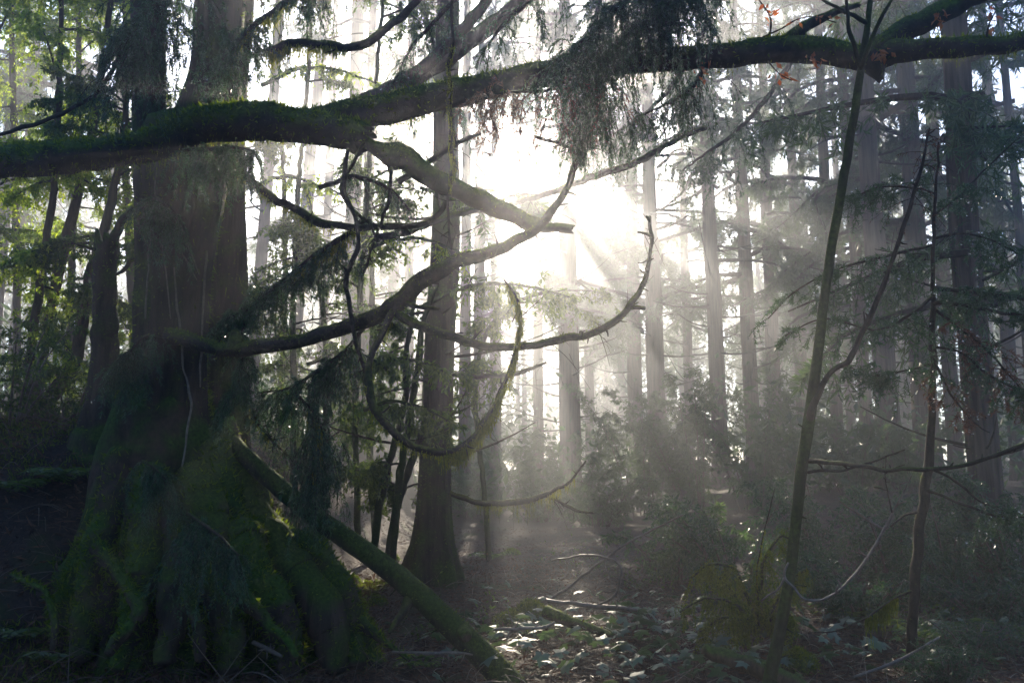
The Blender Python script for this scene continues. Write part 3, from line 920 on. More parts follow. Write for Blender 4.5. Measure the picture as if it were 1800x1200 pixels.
# ------------------------------------------------------------------ leaning log
lg0 = at(890, 1190, 6.6)
lg = thing('leaning_log', 'mossy log leaning down from the giant tree to the ground in the foreground', 'log', lg0)
lgs, CLG, RLG = limb('log', [(330, 690, 8.2, 31.2), (400, 772, 7.9, 32.8), (470, 838, 7.6, 32.8), (560, 912, 7.35, 34.4), (640, 968, 7.15, 36.7), (720, 1030, 7.0, 39.0), (800, 1105, 6.75, 43.7), (870, 1172, 6.6, 49.2), (910, 1215, 6.45, 50.8)],
     M['sapling'], lg, n=20, step=.05, bump=.05, bs=5, seed=61, moss=(2000, .018, .9), wobble=.3, spurs=12)
limb('stub_branch', [(722, 1050, 6.95, 26), (708, 1076, 6.85, 15), (694, 1096, 6.8, 11), (684, 1112, 6.75, 7)], M['branch'], lg, n=8, step=.03, bump=.15, seed=62)
limb('knot', [(812, 1108, 6.72, 28.0), (818, 1116, 6.6, 25.2), (820, 1119, 6.56, 15.4)], M['old'], lg, n=12, step=.02, bump=.25, seed=63, ragged=.02)

# ------------------------------------------------------------------ tall leaning sapling at right
sp0 = at(1350, 1225, 5.9)
sp = thing('leaning_sapling', 'tall slim mossy sapling leaning right across the right half', 'tree', sp0)
st, CS, RS = limb('trunk', [(1335, 1290, 5.9, 25.7), (1352, 1200, 5.9, 23.1), (1368, 1120, 5.9, 21.1), (1385, 1030, 5.9, 19.8), (1398, 930, 5.9, 19.8), (1410, 820, 5.9, 19.8), (1425, 720, 5.9, 19.1), (1440, 600, 5.9, 17.2), (1458, 460, 5.9, 16.5), (1480, 330, 5.9, 15.2), (1500, 210, 5.9, 13.9),
     (1515, 115, 5.9, 13.2), (1525, 40, 5.9, 10.6), (1532, -20, 5.9, 8.6), (1545, -150, 5.9, 5.3)], M['sapling'], sp, n=16, step=.04, bump=.07, bs=9, seed=71, moss=(700, .012, .0), spurs=14, wobble=.2)
b1, CB1, RB1 = limb('branch', [(1424, 735, 5.88, 16.0), (1432, 705, 5.82, 14.4), (1446, 675, 5.78, 12.0), (1462, 656, 5.75, 10.4), (1488, 636, 5.75, 9.6), (1505, 608, 5.75, 9.6), (1528, 560, 5.75, 9.6), (1552, 500, 5.75, 8.8), (1582, 420, 5.75, 7.2), (1604, 350, 5.75, 6.4), (1624, 275, 5.75, 5.6), (1634, 225, 5.75, 3.2)],
     M['thin'], sp, n=9, step=.03, bump=.12, seed=72, spurs=8)
for k, pts in enumerate(([(1514, 120, 5.88, 9), (1503, 90, 5.8, 8), (1494, 55, 5.75, 7), (1490, 0, 5.7, 6), (1488, -60, 5.7, 4)], [(1514, 118, 5.86, 9), (1524, 90, 5.8, 8), (1540, 50, 5.75, 7), (1566, 0, 5.7, 6), (1590, -50, 5.7, 4)],
                         [(1522, 40, 5.86, 8), (1500, 28, 5.8, 7), (1470, 14, 5.8, 6), (1440, -5, 5.8, 5)])):
    limb('branch', pts, M['sapling'], sp, n=7, step=.04, seed=73 + k)
# dead twigs at the branch tip
mb = MB()
r_ = np.random.default_rng(74)
tip = CB1[-22:]
spray(mb, tip, 20, (.10, .34), (.2, 1.4), r_, M=9, ln=.03, w=.006, sub=2, twr=.0028, t0=.0, along=.2, kind='tri')
for o0 in ((1560, 190), (1600, 180)):
    pass
mb.build('dead_twigs', [M['dead'], M['thin']], b1, smooth=False)
limb('branch', [(1424, 810, 5.88, 9), (1450, 811, 5.7, 8), (1500, 818, 5.5, 8), (1590, 826, 5.3, 8), (1680, 820, 5.2, 8), (1760, 797, 5.1, 8), (1830, 770, 5.0, 8)], M['thin'], sp, n=7, step=.04, seed=79, spurs=10)
limb('branch', [(1420, 830, 5.88, 6), (1480, 826, 6.0, 5), (1520, 815, 6.1, 4), (1590, 790, 6.2, 3)], M['thin'], sp, n=5, step=.05, seed=80)

tw0 = at(1385, 1010, 5.7)
twb = thing('curved_dead_branch', 'pale bare branch hanging in a deep curve beside the leaning sapling', 'branch', tw0)
limb('stem', [(1386, 988, 5.72, 4.4), (1379, 1005, 5.7, 5.0), (1380, 1018, 5.7, 5.6), (1396, 1034, 5.65, 5.0), (1412, 1052, 5.6, 4.4), (1440, 1055, 5.6, 4.4), (1475, 1038, 5.6, 4.4), (1510, 1000, 5.6, 4.4), (1540, 955, 5.6, 4.4), (1560, 918, 5.6, 3.8), (1570, 898, 5.6, 3.1), (1590, 862, 5.6, 1.8), (1603, 835, 5.6, 1.3)], M['wood'], twb, n=7, step=.025, bump=.12, seed=81, spurs=6)
limb('twig', [(1380, 1014, 5.7, 3.8), (1368, 1035, 5.7, 3.8), (1352, 1046, 5.7, 3.1), (1338, 1056, 5.7, 2.5)], M['wood'], twb, n=6, step=.025, seed=82)
limb('twig', [(1333, 1054, 5.7, 2.5), (1330, 1010, 5.7, 2.5), (1340, 950, 5.7, 2.5), (1352, 900, 5.7, 1.8), (1362, 858, 5.7, 1.3)], M['thin'], twb, n=5, step=.03, seed=83, hangm=(26, (.02, .07), .1, .7, .003))
limb('twig', [(1568, 905, 5.6, 4), (1555, 928, 5.65, 5), (1540, 922, 5.7, 5), (1520, 910, 5.75, 4), (1490, 890, 5.8, 3), (1470, 875, 5.8, 2)], M['wood'], twb, n=5, step=.03, seed=84)
limb('twig', [(1568, 900, 5.6, 4), (1562, 870, 5.6, 3), (1556, 840, 5.6, 2), (1558, 800, 5.6, 2)], M['thin'], twb, n=5, step=.03, seed=85, spurs=5)

# ------------------------------------------------------------------ young cedar at right (thin stem with wide needle sprays)
yc0 = at(1600, 1210, 6.8)
yc = thing('young_cedar', 'young conifer with thin dark stem and dewy needle sprays at right', 'tree', yc0)
limb('trunk', [(1596, 1260, 6.8, 18), (1602, 1130, 6.8, 17), (1610, 1000, 6.8, 17), (1624, 880, 6.8, 17), (1634, 790, 6.8, 15), (1639, 680, 6.8, 12), (1640, 560, 6.8, 10), (1640, 440, 6.8, 7), (1645, 330, 6.8, 5), (1650, 250, 6.8, 3)], M['thin'], yc, n=10, step=.05, bump=.1, seed=91, moss=(1500, .015, .0))
YB = [
    [(1640, 430, 6.8, 6), (1560, 450, 6.6, 5), (1480, 470, 6.4, 4), (1400, 510, 6.3, 3), (1350, 560, 6.3, 2)],
    [(1640, 520, 6.8, 7), (1590, 560, 6.6, 6), (1540, 580, 6.5, 4), (1450, 560, 6.3, 3), (1380, 590, 6.2, 2)],
    [(1640, 510, 6.8, 7), (1700, 512, 6.7, 7), (1760, 520, 6.6, 6), (1830, 530, 6.5, 5)],
    [(1642, 533, 6.8, 8), (1690, 535, 6.6, 8), (1740, 545, 6.5, 7), (1830, 560, 6.4, 6)],
    [(1640, 540, 6.8, 6), (1690, 580, 6.8, 5), (1740, 620, 6.8, 4), (1800, 690, 6.8, 3)],
    [(1640, 380, 6.8, 5), (1690, 340, 7.0, 4), (1760, 270, 7.2, 3), (1810, 225, 7.3, 2)],
    [(1642, 340, 6.8, 4), (1600, 330, 6.9, 3), (1540, 330, 7.0, 3), (1500, 350, 7.1, 2)],
    [(1640, 420, 6.8, 5), (1700, 410, 6.8, 4), (1760, 430, 6.8, 3), (1830, 470, 6.8, 2)],
    [(1638, 610, 6.8, 6), (1690, 620, 6.7, 5), (1740, 660, 6.6, 4), (1820, 700, 6.5, 2)],
    [(1638, 640, 6.8, 5), (1590, 650, 6.7, 4), (1540, 660, 6.6, 3), (1480, 640, 6.5, 2)],
    [(1634, 610, 6.8, 5), (1670, 690, 6.7, 4), (1710, 740, 6.6, 3), (1740, 760, 6.5, 2)],
    [(1630, 820, 6.8, 5), (1680, 845, 6.6, 5), (1740, 890, 6.5, 4), (1830, 910, 6.4, 3)],
    [(1622, 860, 6.8, 5), (1680, 880, 6.6, 5), (1750, 905, 6.5, 4), (1810, 908, 6.4, 3)],
    [(1604, 1038, 6.8, 5), (1570, 1050, 6.7, 5), (1530, 1080, 6.6, 4), (1470, 1108, 6.5, 3), (1420, 1112, 6.4, 2)],
    [(1612, 900, 6.8, 5), (1590, 905, 6.7, 4), (1566, 925, 6.6, 3)],
]
rng = np.random.default_rng(92)
for k, pts in enumerate(YB):
    o, C, R = limb('branch', pts, M['thin'], yc, n=6, step=.05, bump=.1, seed=93 + k, hangm=(60, (.06, .26), .2, .5, .004) if k == 13 else None)
    if k in (13, 14): continue
    mb = MB()
    dens = 26 if k not in (10, 11, 12) else 9
    spray(mb, C, dens, (.18, .50), (.1, .6), rng, M=40, ln=.036, w=.007, sub=5, twr=.0025, t0=.15, kind='tri', down=.15)
    mb.build('foliage', [M['dead'] if k in (4, 10) else M['needle'], M['thin']], o, smooth=False)
    dew(o, mb, 90, rng)

# ------------------------------------------------------------------ hanging cedar sprays around the limbs
def cedar_bough(name, label, pts, n_tw, Lr, seed, droop=(.4, 1.3), M_=44, ln=.036, w=.0085, sub=6, mat='needle', parent=None, hang=None, flat=.5, down=.3, wood='thin', t0=.1, group=None):
    o0 = at(*pts[0][:3])
    t = parent or thing(name, label, 'branch', o0, group)
    o, C, R = limb('stem' if parent is None else 'branch', pts, M[wood], t, n=7, step=.06, bump=.12, seed=seed, moss=(900, .02, .5), hangm=hang)
    mb = MB()
    r = np.random.default_rng(seed)
    spray(mb, C, int(n_tw * 1.15), Lr, droop, r, M=M_, ln=ln, w=w, sub=sub, twr=.0032, t0=t0, kind='tri', fwd=.85, spread=.75, flat=flat, down=down, tapered=.3)
    mb.build('foliage', [M[mat], M['thin']], o, smooth=False)
    dew(o, mb, int(n_tw * 1.2), r)
    return t, C

G2 = None
cedar_bough('cedar_bough', 'dense dark cedar bough drooping over the stem right of the sun', [(1290, -160, 6.5, 22), (1180, -60, 6.5, 18), (1100, 0, 6.5, 15), (1040, 60, 6.5, 12), (990, 100, 6.5, 8)], 120, (.25, .6), 201, (.4, 1.3), M_=46)
cedar_bough('cedar_bough', 'thick cedar bough hanging down from the top edge beside the autumn leaves', [(1240, -130, 6.9, 16), (1200, -60, 6.8, 14), (1170, 0, 6.7, 12), (1120, 50, 6.7, 9), (1080, 90, 6.7, 6)], 90, (.2, .55), 202, (.5, 1.4), M_=46)
cedar_bough('cedar_bough', 'spray of brownish needles veiling the sun under the leaning stem', [(1080, 110, 6.8, 8), (1030, 140, 6.7, 7), (960, 160, 6.6, 6), (890, 165, 6.6, 4), (835, 172, 6.6, 2)], 60, (.15, .42), 203, (.5, 1.6), M_=34, mat='dead', sub=3)
cedar_bough('cedar_bough', 'dark clump of needles hanging below the leaning stem right of the sun', [(1060, 90, 6.75, 9), (1040, 140, 6.7, 8), (1030, 190, 6.7, 6), (1010, 230, 6.7, 3)], 55, (.15, .38), 204, (.8, 1.8), M_=40)
cedar_bough('cedar_bough', 'airy spray of cedar needles over the pale trunks at top centre right', [(1240, 100, 7.3, 8), (1220, 150, 7.3, 7), (1180, 180, 7.3, 5), (1120, 205, 7.3, 3)], 46, (.15, .4), 205, (.6, 1.6), M_=26, sub=3)
cedar_bough('cedar_bough', 'cedar bough hanging at top centre above the vertical mossy vine', [(860, -120, 7.4, 12), (830, -50, 7.4, 10), (800, 0, 7.3, 8), (760, 40, 7.2, 6), (720, 90, 7.2, 4), (690, 150, 7.2, 2)], 30, (.15, .42), 206, (.5, 1.4), M_=26, sub=3)
cedar_bough('cedar_bough', 'cedar bough drooping between the sun gap and the top edge', [(1010, -140, 7.2, 12), (980, -60, 7.2, 10), (930, 0, 7.2, 8), (880, 50, 7.2, 5), (850, 90, 7.2, 2)], 32, (.15, .42), 207, (.5, 1.4), M_=28, sub=3)
cedar_bough('cedar_bough', 'shaggy green bough with yellow moss against the giant tree top', [(600, -100, 7.4, 16), (540, -30, 7.4, 14), (480, 20, 7.3, 12), (430, 60, 7.2, 8), (400, 110, 7.1, 4)], 60, (.2, .5), 208, (.5, 1.4), M_=36, hang=(60, (.08, .3), .3, 1))
cedar_bough('cedar_bough', 'drooping dark spray hanging left of the giant tree at the top', [(360, -160, 6.4, 14), (320, -80, 6.3, 12), (290, -10, 6.2, 10), (260, 40, 6.2, 7), (230, 70, 6.2, 4)], 62, (.25, .62), 209, (.5, 1.4), M_=44)
cedar_bough('cedar_bough', 'long bare twig curving up into needles in the upper left', [(-60, 250, 6.2, 7), (0, 238, 6.2, 7), (60, 218, 6.2, 7), (110, 198, 6.2, 7), (155, 176, 6.2, 7), (185, 145, 6.2, 7), (205, 110, 6.2, 6), (225, 75, 6.2, 4), (235, 30, 6.2, 3)], 22, (.2, .5), 210, (.8, 1.6), M_=30, t0=.62)
cedar_bough('cedar_bough', 'slanting mass of dewy needles right of the giant tree at mid height', [(640, 385, 7.3, 12), (590, 425, 7.3, 12), (540, 460, 7.3, 10), (490, 500, 7.3, 8), (440, 540, 7.3, 5), (400, 560, 7.3, 3)], 80, (.12, .36), 211, (.3, 1.2), M_=36, hang=(70, (.06, .22), .05, .6))
cedar_bough('cedar_bough', 'drooping needle sprays hanging under the sweeping branch', [(640, 575, 7.1, 8), (600, 620, 7.1, 8), (560, 650, 7.1, 7), (510, 680, 7.1, 5), (460, 690, 7.2, 3)], 70, (.15, .42), 212, (.6, 1.5), M_=36)
cedar_bough('cedar_bough', 'shaggy tuft of cedar and yellow moss hanging over the leaning log', [(520, 690, 7.0, 6), (560, 740, 7.0, 6), (560, 790, 7.0, 5), (550, 830, 7.0, 4)], 50, (.15, .4), 213, (1.0, 2.2), M_=40, hang=(90, (.1, .35), .2, 1))
cedar_bough('cedar_bough', 'soft green sprays hanging before the stem between the trunk and the sweeping branch', [(430, 560, 7.3, 7), (425, 620, 7.2, 7), (420, 660, 7.1, 6), (410, 700, 7.1, 4)], 26, (.12, .30), 214, (.8, 1.8), M_=40)
cedar_bough('cedar_bough', 'short needle tuft hanging below the mossy limb on the giant trunk', [(330, 262, 6.75, 10), (370, 262, 6.6, 8), (410, 258, 6.6, 6), (440, 262, 6.6, 3)], 44, (.12, .30), 215, (.8, 1.8), M_=36)
cedar_bough('cedar_bough', 'dewy tuft hanging on the left face of the giant trunk', [(250, 345, 7.25, 8), (275, 350, 7.1, 7), (300, 365, 7.0, 5), (315, 380, 7.0, 3)], 34, (.12, .32), 216, (1.0, 2.0), M_=36)
cedar_bough('cedar_bough', 'dark green tuft at the foot of the giant trunk left side', [(290, 600, 7.3, 6), (260, 590, 7.2, 6), (235, 610, 7.1, 5), (215, 640, 7.1, 3)], 40, (.15, .36), 217, (.6, 1.5), M_=36)
cedar_bough('cedar_bough', 'drooping green spray over the root mound', [(330, 900, 6.6, 6), (360, 920, 6.4, 6), (390, 945, 6.3, 5), (420, 975, 6.2, 3)], 36, (.15, .40), 218, (.8, 1.7), M_=36)
cedar_bough('cedar_bough', 'faint needle tuft low on the root mound centre', [(250, 810, 6.9, 6), (270, 820, 6.8, 5), (290, 840, 6.7, 3)], 26, (.12, .32), 219, (.8, 1.7), M_=36)
cedar_bough('cedar_bough', 'arching spray crossing the sun gap at centre', [(560, 330, 8.2, 9), (620, 310, 8.2, 8), (680, 330, 8.2, 7), (720, 370, 8.2, 4)], 24, (.12, .36), 220, (.6, 1.5), M_=24, sub=3)

def shaft_bough(label, pts, n_tw, seed):  # extra boughs added to cast light shafts in the mist
    t = thing('cedar_bough', label, 'branch', at(*pts[0][:3]))
    o, C, R = limb('stem', pts, M['thin'], t, n=7, step=.1, bump=.12, seed=seed)
    mb = MB()
    spray(mb, C, n_tw, (.3, .95), (.5, 1.5), np.random.default_rng(seed), M=34, ln=.075, w=.017, sub=5, twr=.004, t0=.25, kind='tri', flat=.5, down=.35, tapered=.3, fwd=.85, spread=.75)
    mb.build('foliage', [M['needle'], M['thin']], o, smooth=False)
shaft_bough('hazy cedar bough added to cast shafts, sweeping down over the close pair of slender trunks', [(1330, -140, 14, 12), (1250, 30, 14, 10), (1195, 130, 14, 8), (1140, 195, 14, 6), (1080, 235, 14, 3)], 46, 231)
shaft_bough('hazy cedar bough added to cast shafts, hanging just right of the sun glare', [(1080, -140, 15, 11), (1050, 20, 15, 9), (1030, 120, 15, 7), (1005, 190, 15, 5), (985, 240, 15, 3)], 40, 232)
shaft_bough('hazy cedar bough added to cast shafts, hanging just left of the sun glare', [(700, -140, 14, 11), (745, 20, 14, 9), (775, 110, 14, 7), (800, 170, 14, 5), (812, 225, 14, 3)], 34, 233)
shaft_bough('hazy cedar bough added to cast shafts, reaching left across the misty trunks below the dark stem', [(1420, 60, 16, 11), (1350, 170, 16, 9), (1290, 235, 16, 7), (1240, 270, 16, 5), (1200, 300, 16, 3)], 40, 234)

# thin loose branches between the limb and the sweeping branch
TB = [
    ('arched_branch', 'mossy branch arching from the giant tree and curling up under the broken limb', [(405, 275, 7.5, 12), (440, 316, 7.4, 13), (475, 345, 7.3, 14), (515, 366, 7.2, 14), (560, 390, 7.1, 16), (610, 398, 7.1, 13), (680, 398, 7.1, 12), (730, 396, 7.1, 11), (765, 380, 7.1, 10), (785, 350, 7.1, 8), (792, 300, 7.1, 6)], (70, (.03, .12), .05, .6)),
    ('hanging_branch', 'thin kinked branch hanging from the limb past the sweeping branch', [(612, 262, 6.6, 8), (606, 320, 6.6, 8), (628, 400, 6.6, 8), (628, 440, 6.6, 9), (610, 485, 6.6, 9), (616, 545, 6.6, 8), (626, 605, 6.6, 7), (642, 655, 6.6, 6)], None),
    ('hanging_branch', 'thin looped twig hanging under the knot of the broken limb', [(688, 295, 6.7, 7), (684, 340, 6.7, 7), (670, 390, 6.7, 6), (655, 430, 6.7, 5), (640, 480, 6.7, 4)], None),
    ('hanging_branch', 'thin twig curling between the arched branch and the broken limb', [(640, 250, 6.7, 6), (620, 290, 6.7, 6), (600, 330, 6.7, 6), (620, 370, 6.7, 7), (650, 395, 6.7, 6), (665, 430, 6.7, 4)], None),
    ('hanging_vine', 'vertical mossy vine hanging in the bright gap', [(792, -30, 6.4, 6), (794, 70, 6.4, 7), (790, 140, 6.4, 7), (792, 220, 6.4, 8), (796, 290, 6.4, 8), (790, 330, 6.4, 6), (787, 380, 6.4, 5), (794, 440, 6.4, 3)], (130, (.03, .12), .22, .75)),
    ('upper_branch', 'dark branch sweeping up to the top edge above the broken limb', [(470, 90, 7.3, 16), (520, 76, 7.3, 16), (570, 80, 7.3, 15), (620, 84, 7.2, 15), (655, 68, 7.2, 17), (690, 42, 7.2, 15), (735, 0, 7.2, 13), (790, -60, 7.2, 10)], (70, (.06, .28), .0, .4)),
    ('upper_branch', 'thin branch rising right behind the leaning stem toward the sun', [(700, 320, 8.5, 12), (760, 280, 8.5, 11), (810, 248, 8.5, 9), (845, 235, 8.5, 6)], None),
    ('upper_branch', 'grey limb slanting up right behind the top of the leaning stem', [(640, 180, 9.0, 34), (740, 130, 9.2, 32), (830, 70, 9.4, 30), (930, -10, 9.6, 26), (1000, -80, 9.8, 20)], None),
    ('upper_branch', 'dusky fork rising from the leaning stem to the top edge near the vine', [(700, 150, 8.2, 26), (760, 105, 8.3, 24), (820, 45, 8.4, 22), (870, -20, 8.5, 18), (920, -90, 8.6, 14)], None),
    ('fine_branch', 'long fine branch reaching from the pale trunks to the broken limb', [(1240, 225, 10.5, 9), (1180, 250, 10.5, 11), (1120, 285, 10.5, 12), (1060, 305, 10.5, 13), (1010, 322, 10.5, 12), (950, 345, 10.5, 10), (880, 362, 10.5, 9), (800, 378, 10.5, 11), (720, 405, 10.5, 14), (660, 420, 10.5, 15)], None),
    ('fine_branch', 'short drooping branch with dark tip under the needle veil', [(940, 240, 6.8, 7), (960, 248, 6.8, 7), (985, 252, 6.8, 6), (1010, 268, 6.8, 6), (1014, 285, 6.8, 7)], None),
    ('fine_branch', 'moss hung branch with forked end right of the flared central tree', [(790, 866, 12.0, 9), (830, 880, 11.8, 9), (880, 884, 11.6, 12), (930, 878, 11.4, 11), (960, 868, 11.2, 9), (1000, 846, 11.0, 5), (1030, 810, 10.9, 3)], (40, (.05, .3), .2, .9)),
    ('fine_branch', 'bare twig bending right from the end of the moss hung branch', [(958, 870, 11.2, 6), (990, 885, 11.2, 5), (1015, 898, 11.2, 5), (1042, 901, 11.2, 3)], None),
    ('fine_branch', 'bare branch curving behind the loop, right of the central tree', [(795, 658, 12.2, 9), (840, 662, 11.9, 9), (900, 657, 11.7, 8), (935, 648, 11.5, 7), (960, 637, 11.3, 4)], None),
    ('fine_branch', 'thin bent twig low beside the leaning log with yellow moss', [(440, 710, 7.4, 4), (455, 745, 7.2, 5), (480, 775, 7.0, 5), (505, 800, 6.8, 4)], (24, (.05, .2), .0, .6)),
]
for k, (nm, lb, pts, hg) in enumerate(TB):
    o0 = at(*pts[0][:3])
    o, C, R = limb(nm, pts, M['branch'] if k not in (7, 8) else M['conifer'], None, n=8, step=.04, bump=.12, seed=300 + k, moss=(1500, .018, .4), spurs=12, hangm=hg, origin=o0, twiglets=24)
    tag(o, lb, 'branch')

# autumn leaves on a twig above the leaning stem
al = thing('autumn_twig', 'twig with orange autumn leaves above the leaning stem at top right', 'branch', at(1330, 90, 6.8))
rng = np.random.default_rng(400)
mb = MB()
for pts in ([(1353, 65, 6.7, 4), (1355, 35, 6.6, 3), (1345, 15, 6.6, 3), (1330, -5, 6.6, 2)], [(1340, 66, 6.7, 3), (1375, 50, 6.6, 3), (1400, 35, 6.5, 2), (1430, 30, 6.5, 2), (1470, 40, 6.5, 2)], [(1250, 80, 6.7, 3), (1240, 110, 6.6, 2), (1232, 140, 6.6, 2)], [(1350, 108, 6.7, 3), (1370, 130, 6.6, 2), (1392, 142, 6.6, 2)],
            [(1735, 65, 6.4, 4), (1738, 45, 6.4, 3), (1750, 20, 6.4, 2)], [(1420, 100, 6.5, 3), (1430, 104, 6.4, 2), (1440, 108, 6.4, 2)], [(1540, 90, 6.4, 2), (1555, 92, 6.4, 2)], [(1640, 60, 6.4, 2), (1655, 20, 6.4, 2)]):
    P, R = pxpath(pts)
    C, _, _, _, _ = tube(mb, P, R, n=5, step=.03, bump=.1, mi=1)
    n = 12
    i = rng.integers(len(C) // 3, len(C), n)
    blades(mb, C[i] + rng.normal(size=(n, 3)) * .02, norm(rng.normal(size=(n, 3)) + [0, 0, -.6]), rng.uniform(.05, .085, n), rng.uniform(.022, .035, n), rng)
mb.build('leaves', [M['autumn'], M['thin']], al, smooth=False)

# ------------------------------------------------------------------ leafy trees
def leafy(name, label, stem, boughs, seed, mat='leaf', ln=.062, w=.025, n_tw=34, M_=15, Lr=(.2, .6), wood='brown', group=None, sub=3, cat='tree', droop=(.1, .7)):
    o0 = at(*stem[0][:3])
    z = ground_at(o0[0], o0[1])
    t = thing(name, label, cat, (o0[0], o0[1], z), group)
    rng = np.random.default_rng(seed)
    o, C, R = limb('trunk', stem, M[wood], t, n=9, step=.12, bump=.1, bs=4, seed=seed, moss=(300, .03, .2))
    mb = MB()
    for k in range(boughs[0]):
        i = rng.integers(int(len(C) * boughs[2]), len(C))
        L = rng.uniform(*boughs[1])
        az = rng.uniform(0, 6.28)
        d = np.array([math.cos(az), math.sin(az) * .8, rng.uniform(-.15, .7)])
        s = np.linspace(0, 1, 8)[:, None]
        p = C[i] + d * L * s + np.array([0, 0, -.35 * L]) * s ** 2 + rng.normal(size=3) * .1 * s
        tube(mb, p[::2], np.linspace(.018, .005, 4), n=5, step=.2, mi=1)
        spray(mb, p, n_tw, Lr, droop, rng, M=M_, ln=ln, w=w, sub=sub, kind='leaf', twr=.003, t0=.15, hang=.35, fwd=.5, spread=.9, cull=open_gap if stem[0][0] > 400 else None)
    mb.build('crown', [M[mat], M['thin']], t, smooth=False)
    return t

LEAFY = [
    ('slanting brown stem and crown nearest the snag in the left thicket', [(60, 770, 10.5, 26), (95, 690, 10.5, 26), (130, 640, 10.5, 24), (145, 560, 10.5, 22), (165, 470, 10.5, 20), (190, 380, 10.6, 16), (215, 250, 10.8, 12), (230, 100, 11, 8)], (15, (.6, 1.5), .3), 'leaf'),
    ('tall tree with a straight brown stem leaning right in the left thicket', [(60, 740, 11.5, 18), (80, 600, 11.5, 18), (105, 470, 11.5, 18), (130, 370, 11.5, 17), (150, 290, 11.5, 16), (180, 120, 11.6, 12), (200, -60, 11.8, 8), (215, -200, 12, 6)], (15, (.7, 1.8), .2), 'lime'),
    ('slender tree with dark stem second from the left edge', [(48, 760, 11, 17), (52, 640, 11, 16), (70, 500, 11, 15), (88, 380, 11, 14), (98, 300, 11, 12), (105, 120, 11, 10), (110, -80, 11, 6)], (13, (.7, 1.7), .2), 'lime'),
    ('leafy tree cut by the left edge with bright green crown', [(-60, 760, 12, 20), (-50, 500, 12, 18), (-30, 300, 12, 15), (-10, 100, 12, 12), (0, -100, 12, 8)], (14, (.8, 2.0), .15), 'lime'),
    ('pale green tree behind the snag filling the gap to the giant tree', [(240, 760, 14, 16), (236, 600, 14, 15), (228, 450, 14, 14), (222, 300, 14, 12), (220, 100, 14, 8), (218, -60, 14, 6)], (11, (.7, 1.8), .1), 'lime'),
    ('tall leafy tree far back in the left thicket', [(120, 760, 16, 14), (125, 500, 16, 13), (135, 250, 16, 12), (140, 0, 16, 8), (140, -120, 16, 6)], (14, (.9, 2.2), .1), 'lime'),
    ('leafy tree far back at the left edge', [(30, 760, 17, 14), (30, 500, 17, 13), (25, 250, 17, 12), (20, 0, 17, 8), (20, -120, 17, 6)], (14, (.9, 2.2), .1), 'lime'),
]
for k, (lb, stem, bo, mt) in enumerate(LEAFY):
    leafy('thicket_tree', lb, stem, bo, 500 + k, mat=mt, group='leafy trees of the left thicket')
MIDT = [
    ('tall sparse leafy tree rising behind the arched branch to the top edge', [(630, 960, 12.5, 12), (625, 700, 12.5, 11), (640, 400, 12.5, 10), (660, 150, 12.5, 8), (680, -60, 12.5, 5)], (20, (.5, 1.3), .35), 'leaf'),
    ('tall sparse leafy tree rising right of the giant trunk to the top edge', [(520, 960, 12.5, 12), (515, 700, 12.5, 11), (520, 400, 12.5, 10), (540, 150, 12.5, 8), (550, -60, 12.5, 5)], (20, (.5, 1.3), .35), 'leaf'),
    ('shiny leaved tree behind the hanging loop, beside the central trunk', [(690, 990, 11, 12), (700, 860, 11, 14), (720, 740, 11, 13), (735, 640, 11, 12), (745, 560, 11, 9), (770, 500, 11, 6)], (4, (.4, 1.0), .35), 'leaf'),
    ('mossy curved stem with glossy leaves left of the central tree', [(655, 980, 11.5, 15), (668, 880, 11.5, 14), (690, 790, 11.4, 13), (712, 700, 11.3, 12), (715, 620, 11.2, 9), (730, 520, 11.2, 6)], (4, (.4, 1.0), .35), 'leaf'),
    ('second mossy curved stem close to the central tree', [(678, 1000, 11.8, 14), (695, 900, 11.8, 14), (720, 820, 11.7, 13), (745, 750, 11.6, 12), (750, 680, 11.5, 9)], (6, (.3, .9), .4), 'leaf'),
    ('leafy tree with a spreading spray right of the central tree', [(860, 985, 13, 10), (850, 850, 13, 10), (835, 700, 13, 9), (850, 600, 13, 8), (890, 540, 13, 6), (960, 510, 13, 3)], (9, (.4, 1.3), .5), 'leaf'),
    ('leafy shrubby tree behind the drooping needle sprays', [(560, 960, 13, 12), (570, 800, 13, 12), (575, 640, 13, 11), (560, 480, 13, 9), (540, 330, 13, 6)], (11, (.5, 1.3), .2), 'leaf'),
    ('leafy tree filling the gap right of the giant trunk', [(480, 940, 14, 12), (490, 760, 14, 12), (500, 560, 14, 11), (500, 380, 14, 9), (495, 200, 14, 6)], (12, (.5, 1.4), .2), 'leaf'),
    ('leafy tree behind the arched branch in the bright gap', [(660, 960, 15, 12), (650, 760, 15, 12), (655, 560, 15, 11), (650, 400, 15, 9), (640, 250, 15, 6)], (10, (.5, 1.4), .3), 'leaf'),
]
for k, (lb, stem, bo, mt) in enumerate(MIDT):
    leafy('understorey_tree', lb, stem, bo, 520 + k, mat=mt, n_tw=22, M_=13, ln=.075, w=.027, wood='sapling', group='leafy trees around the central conifer')

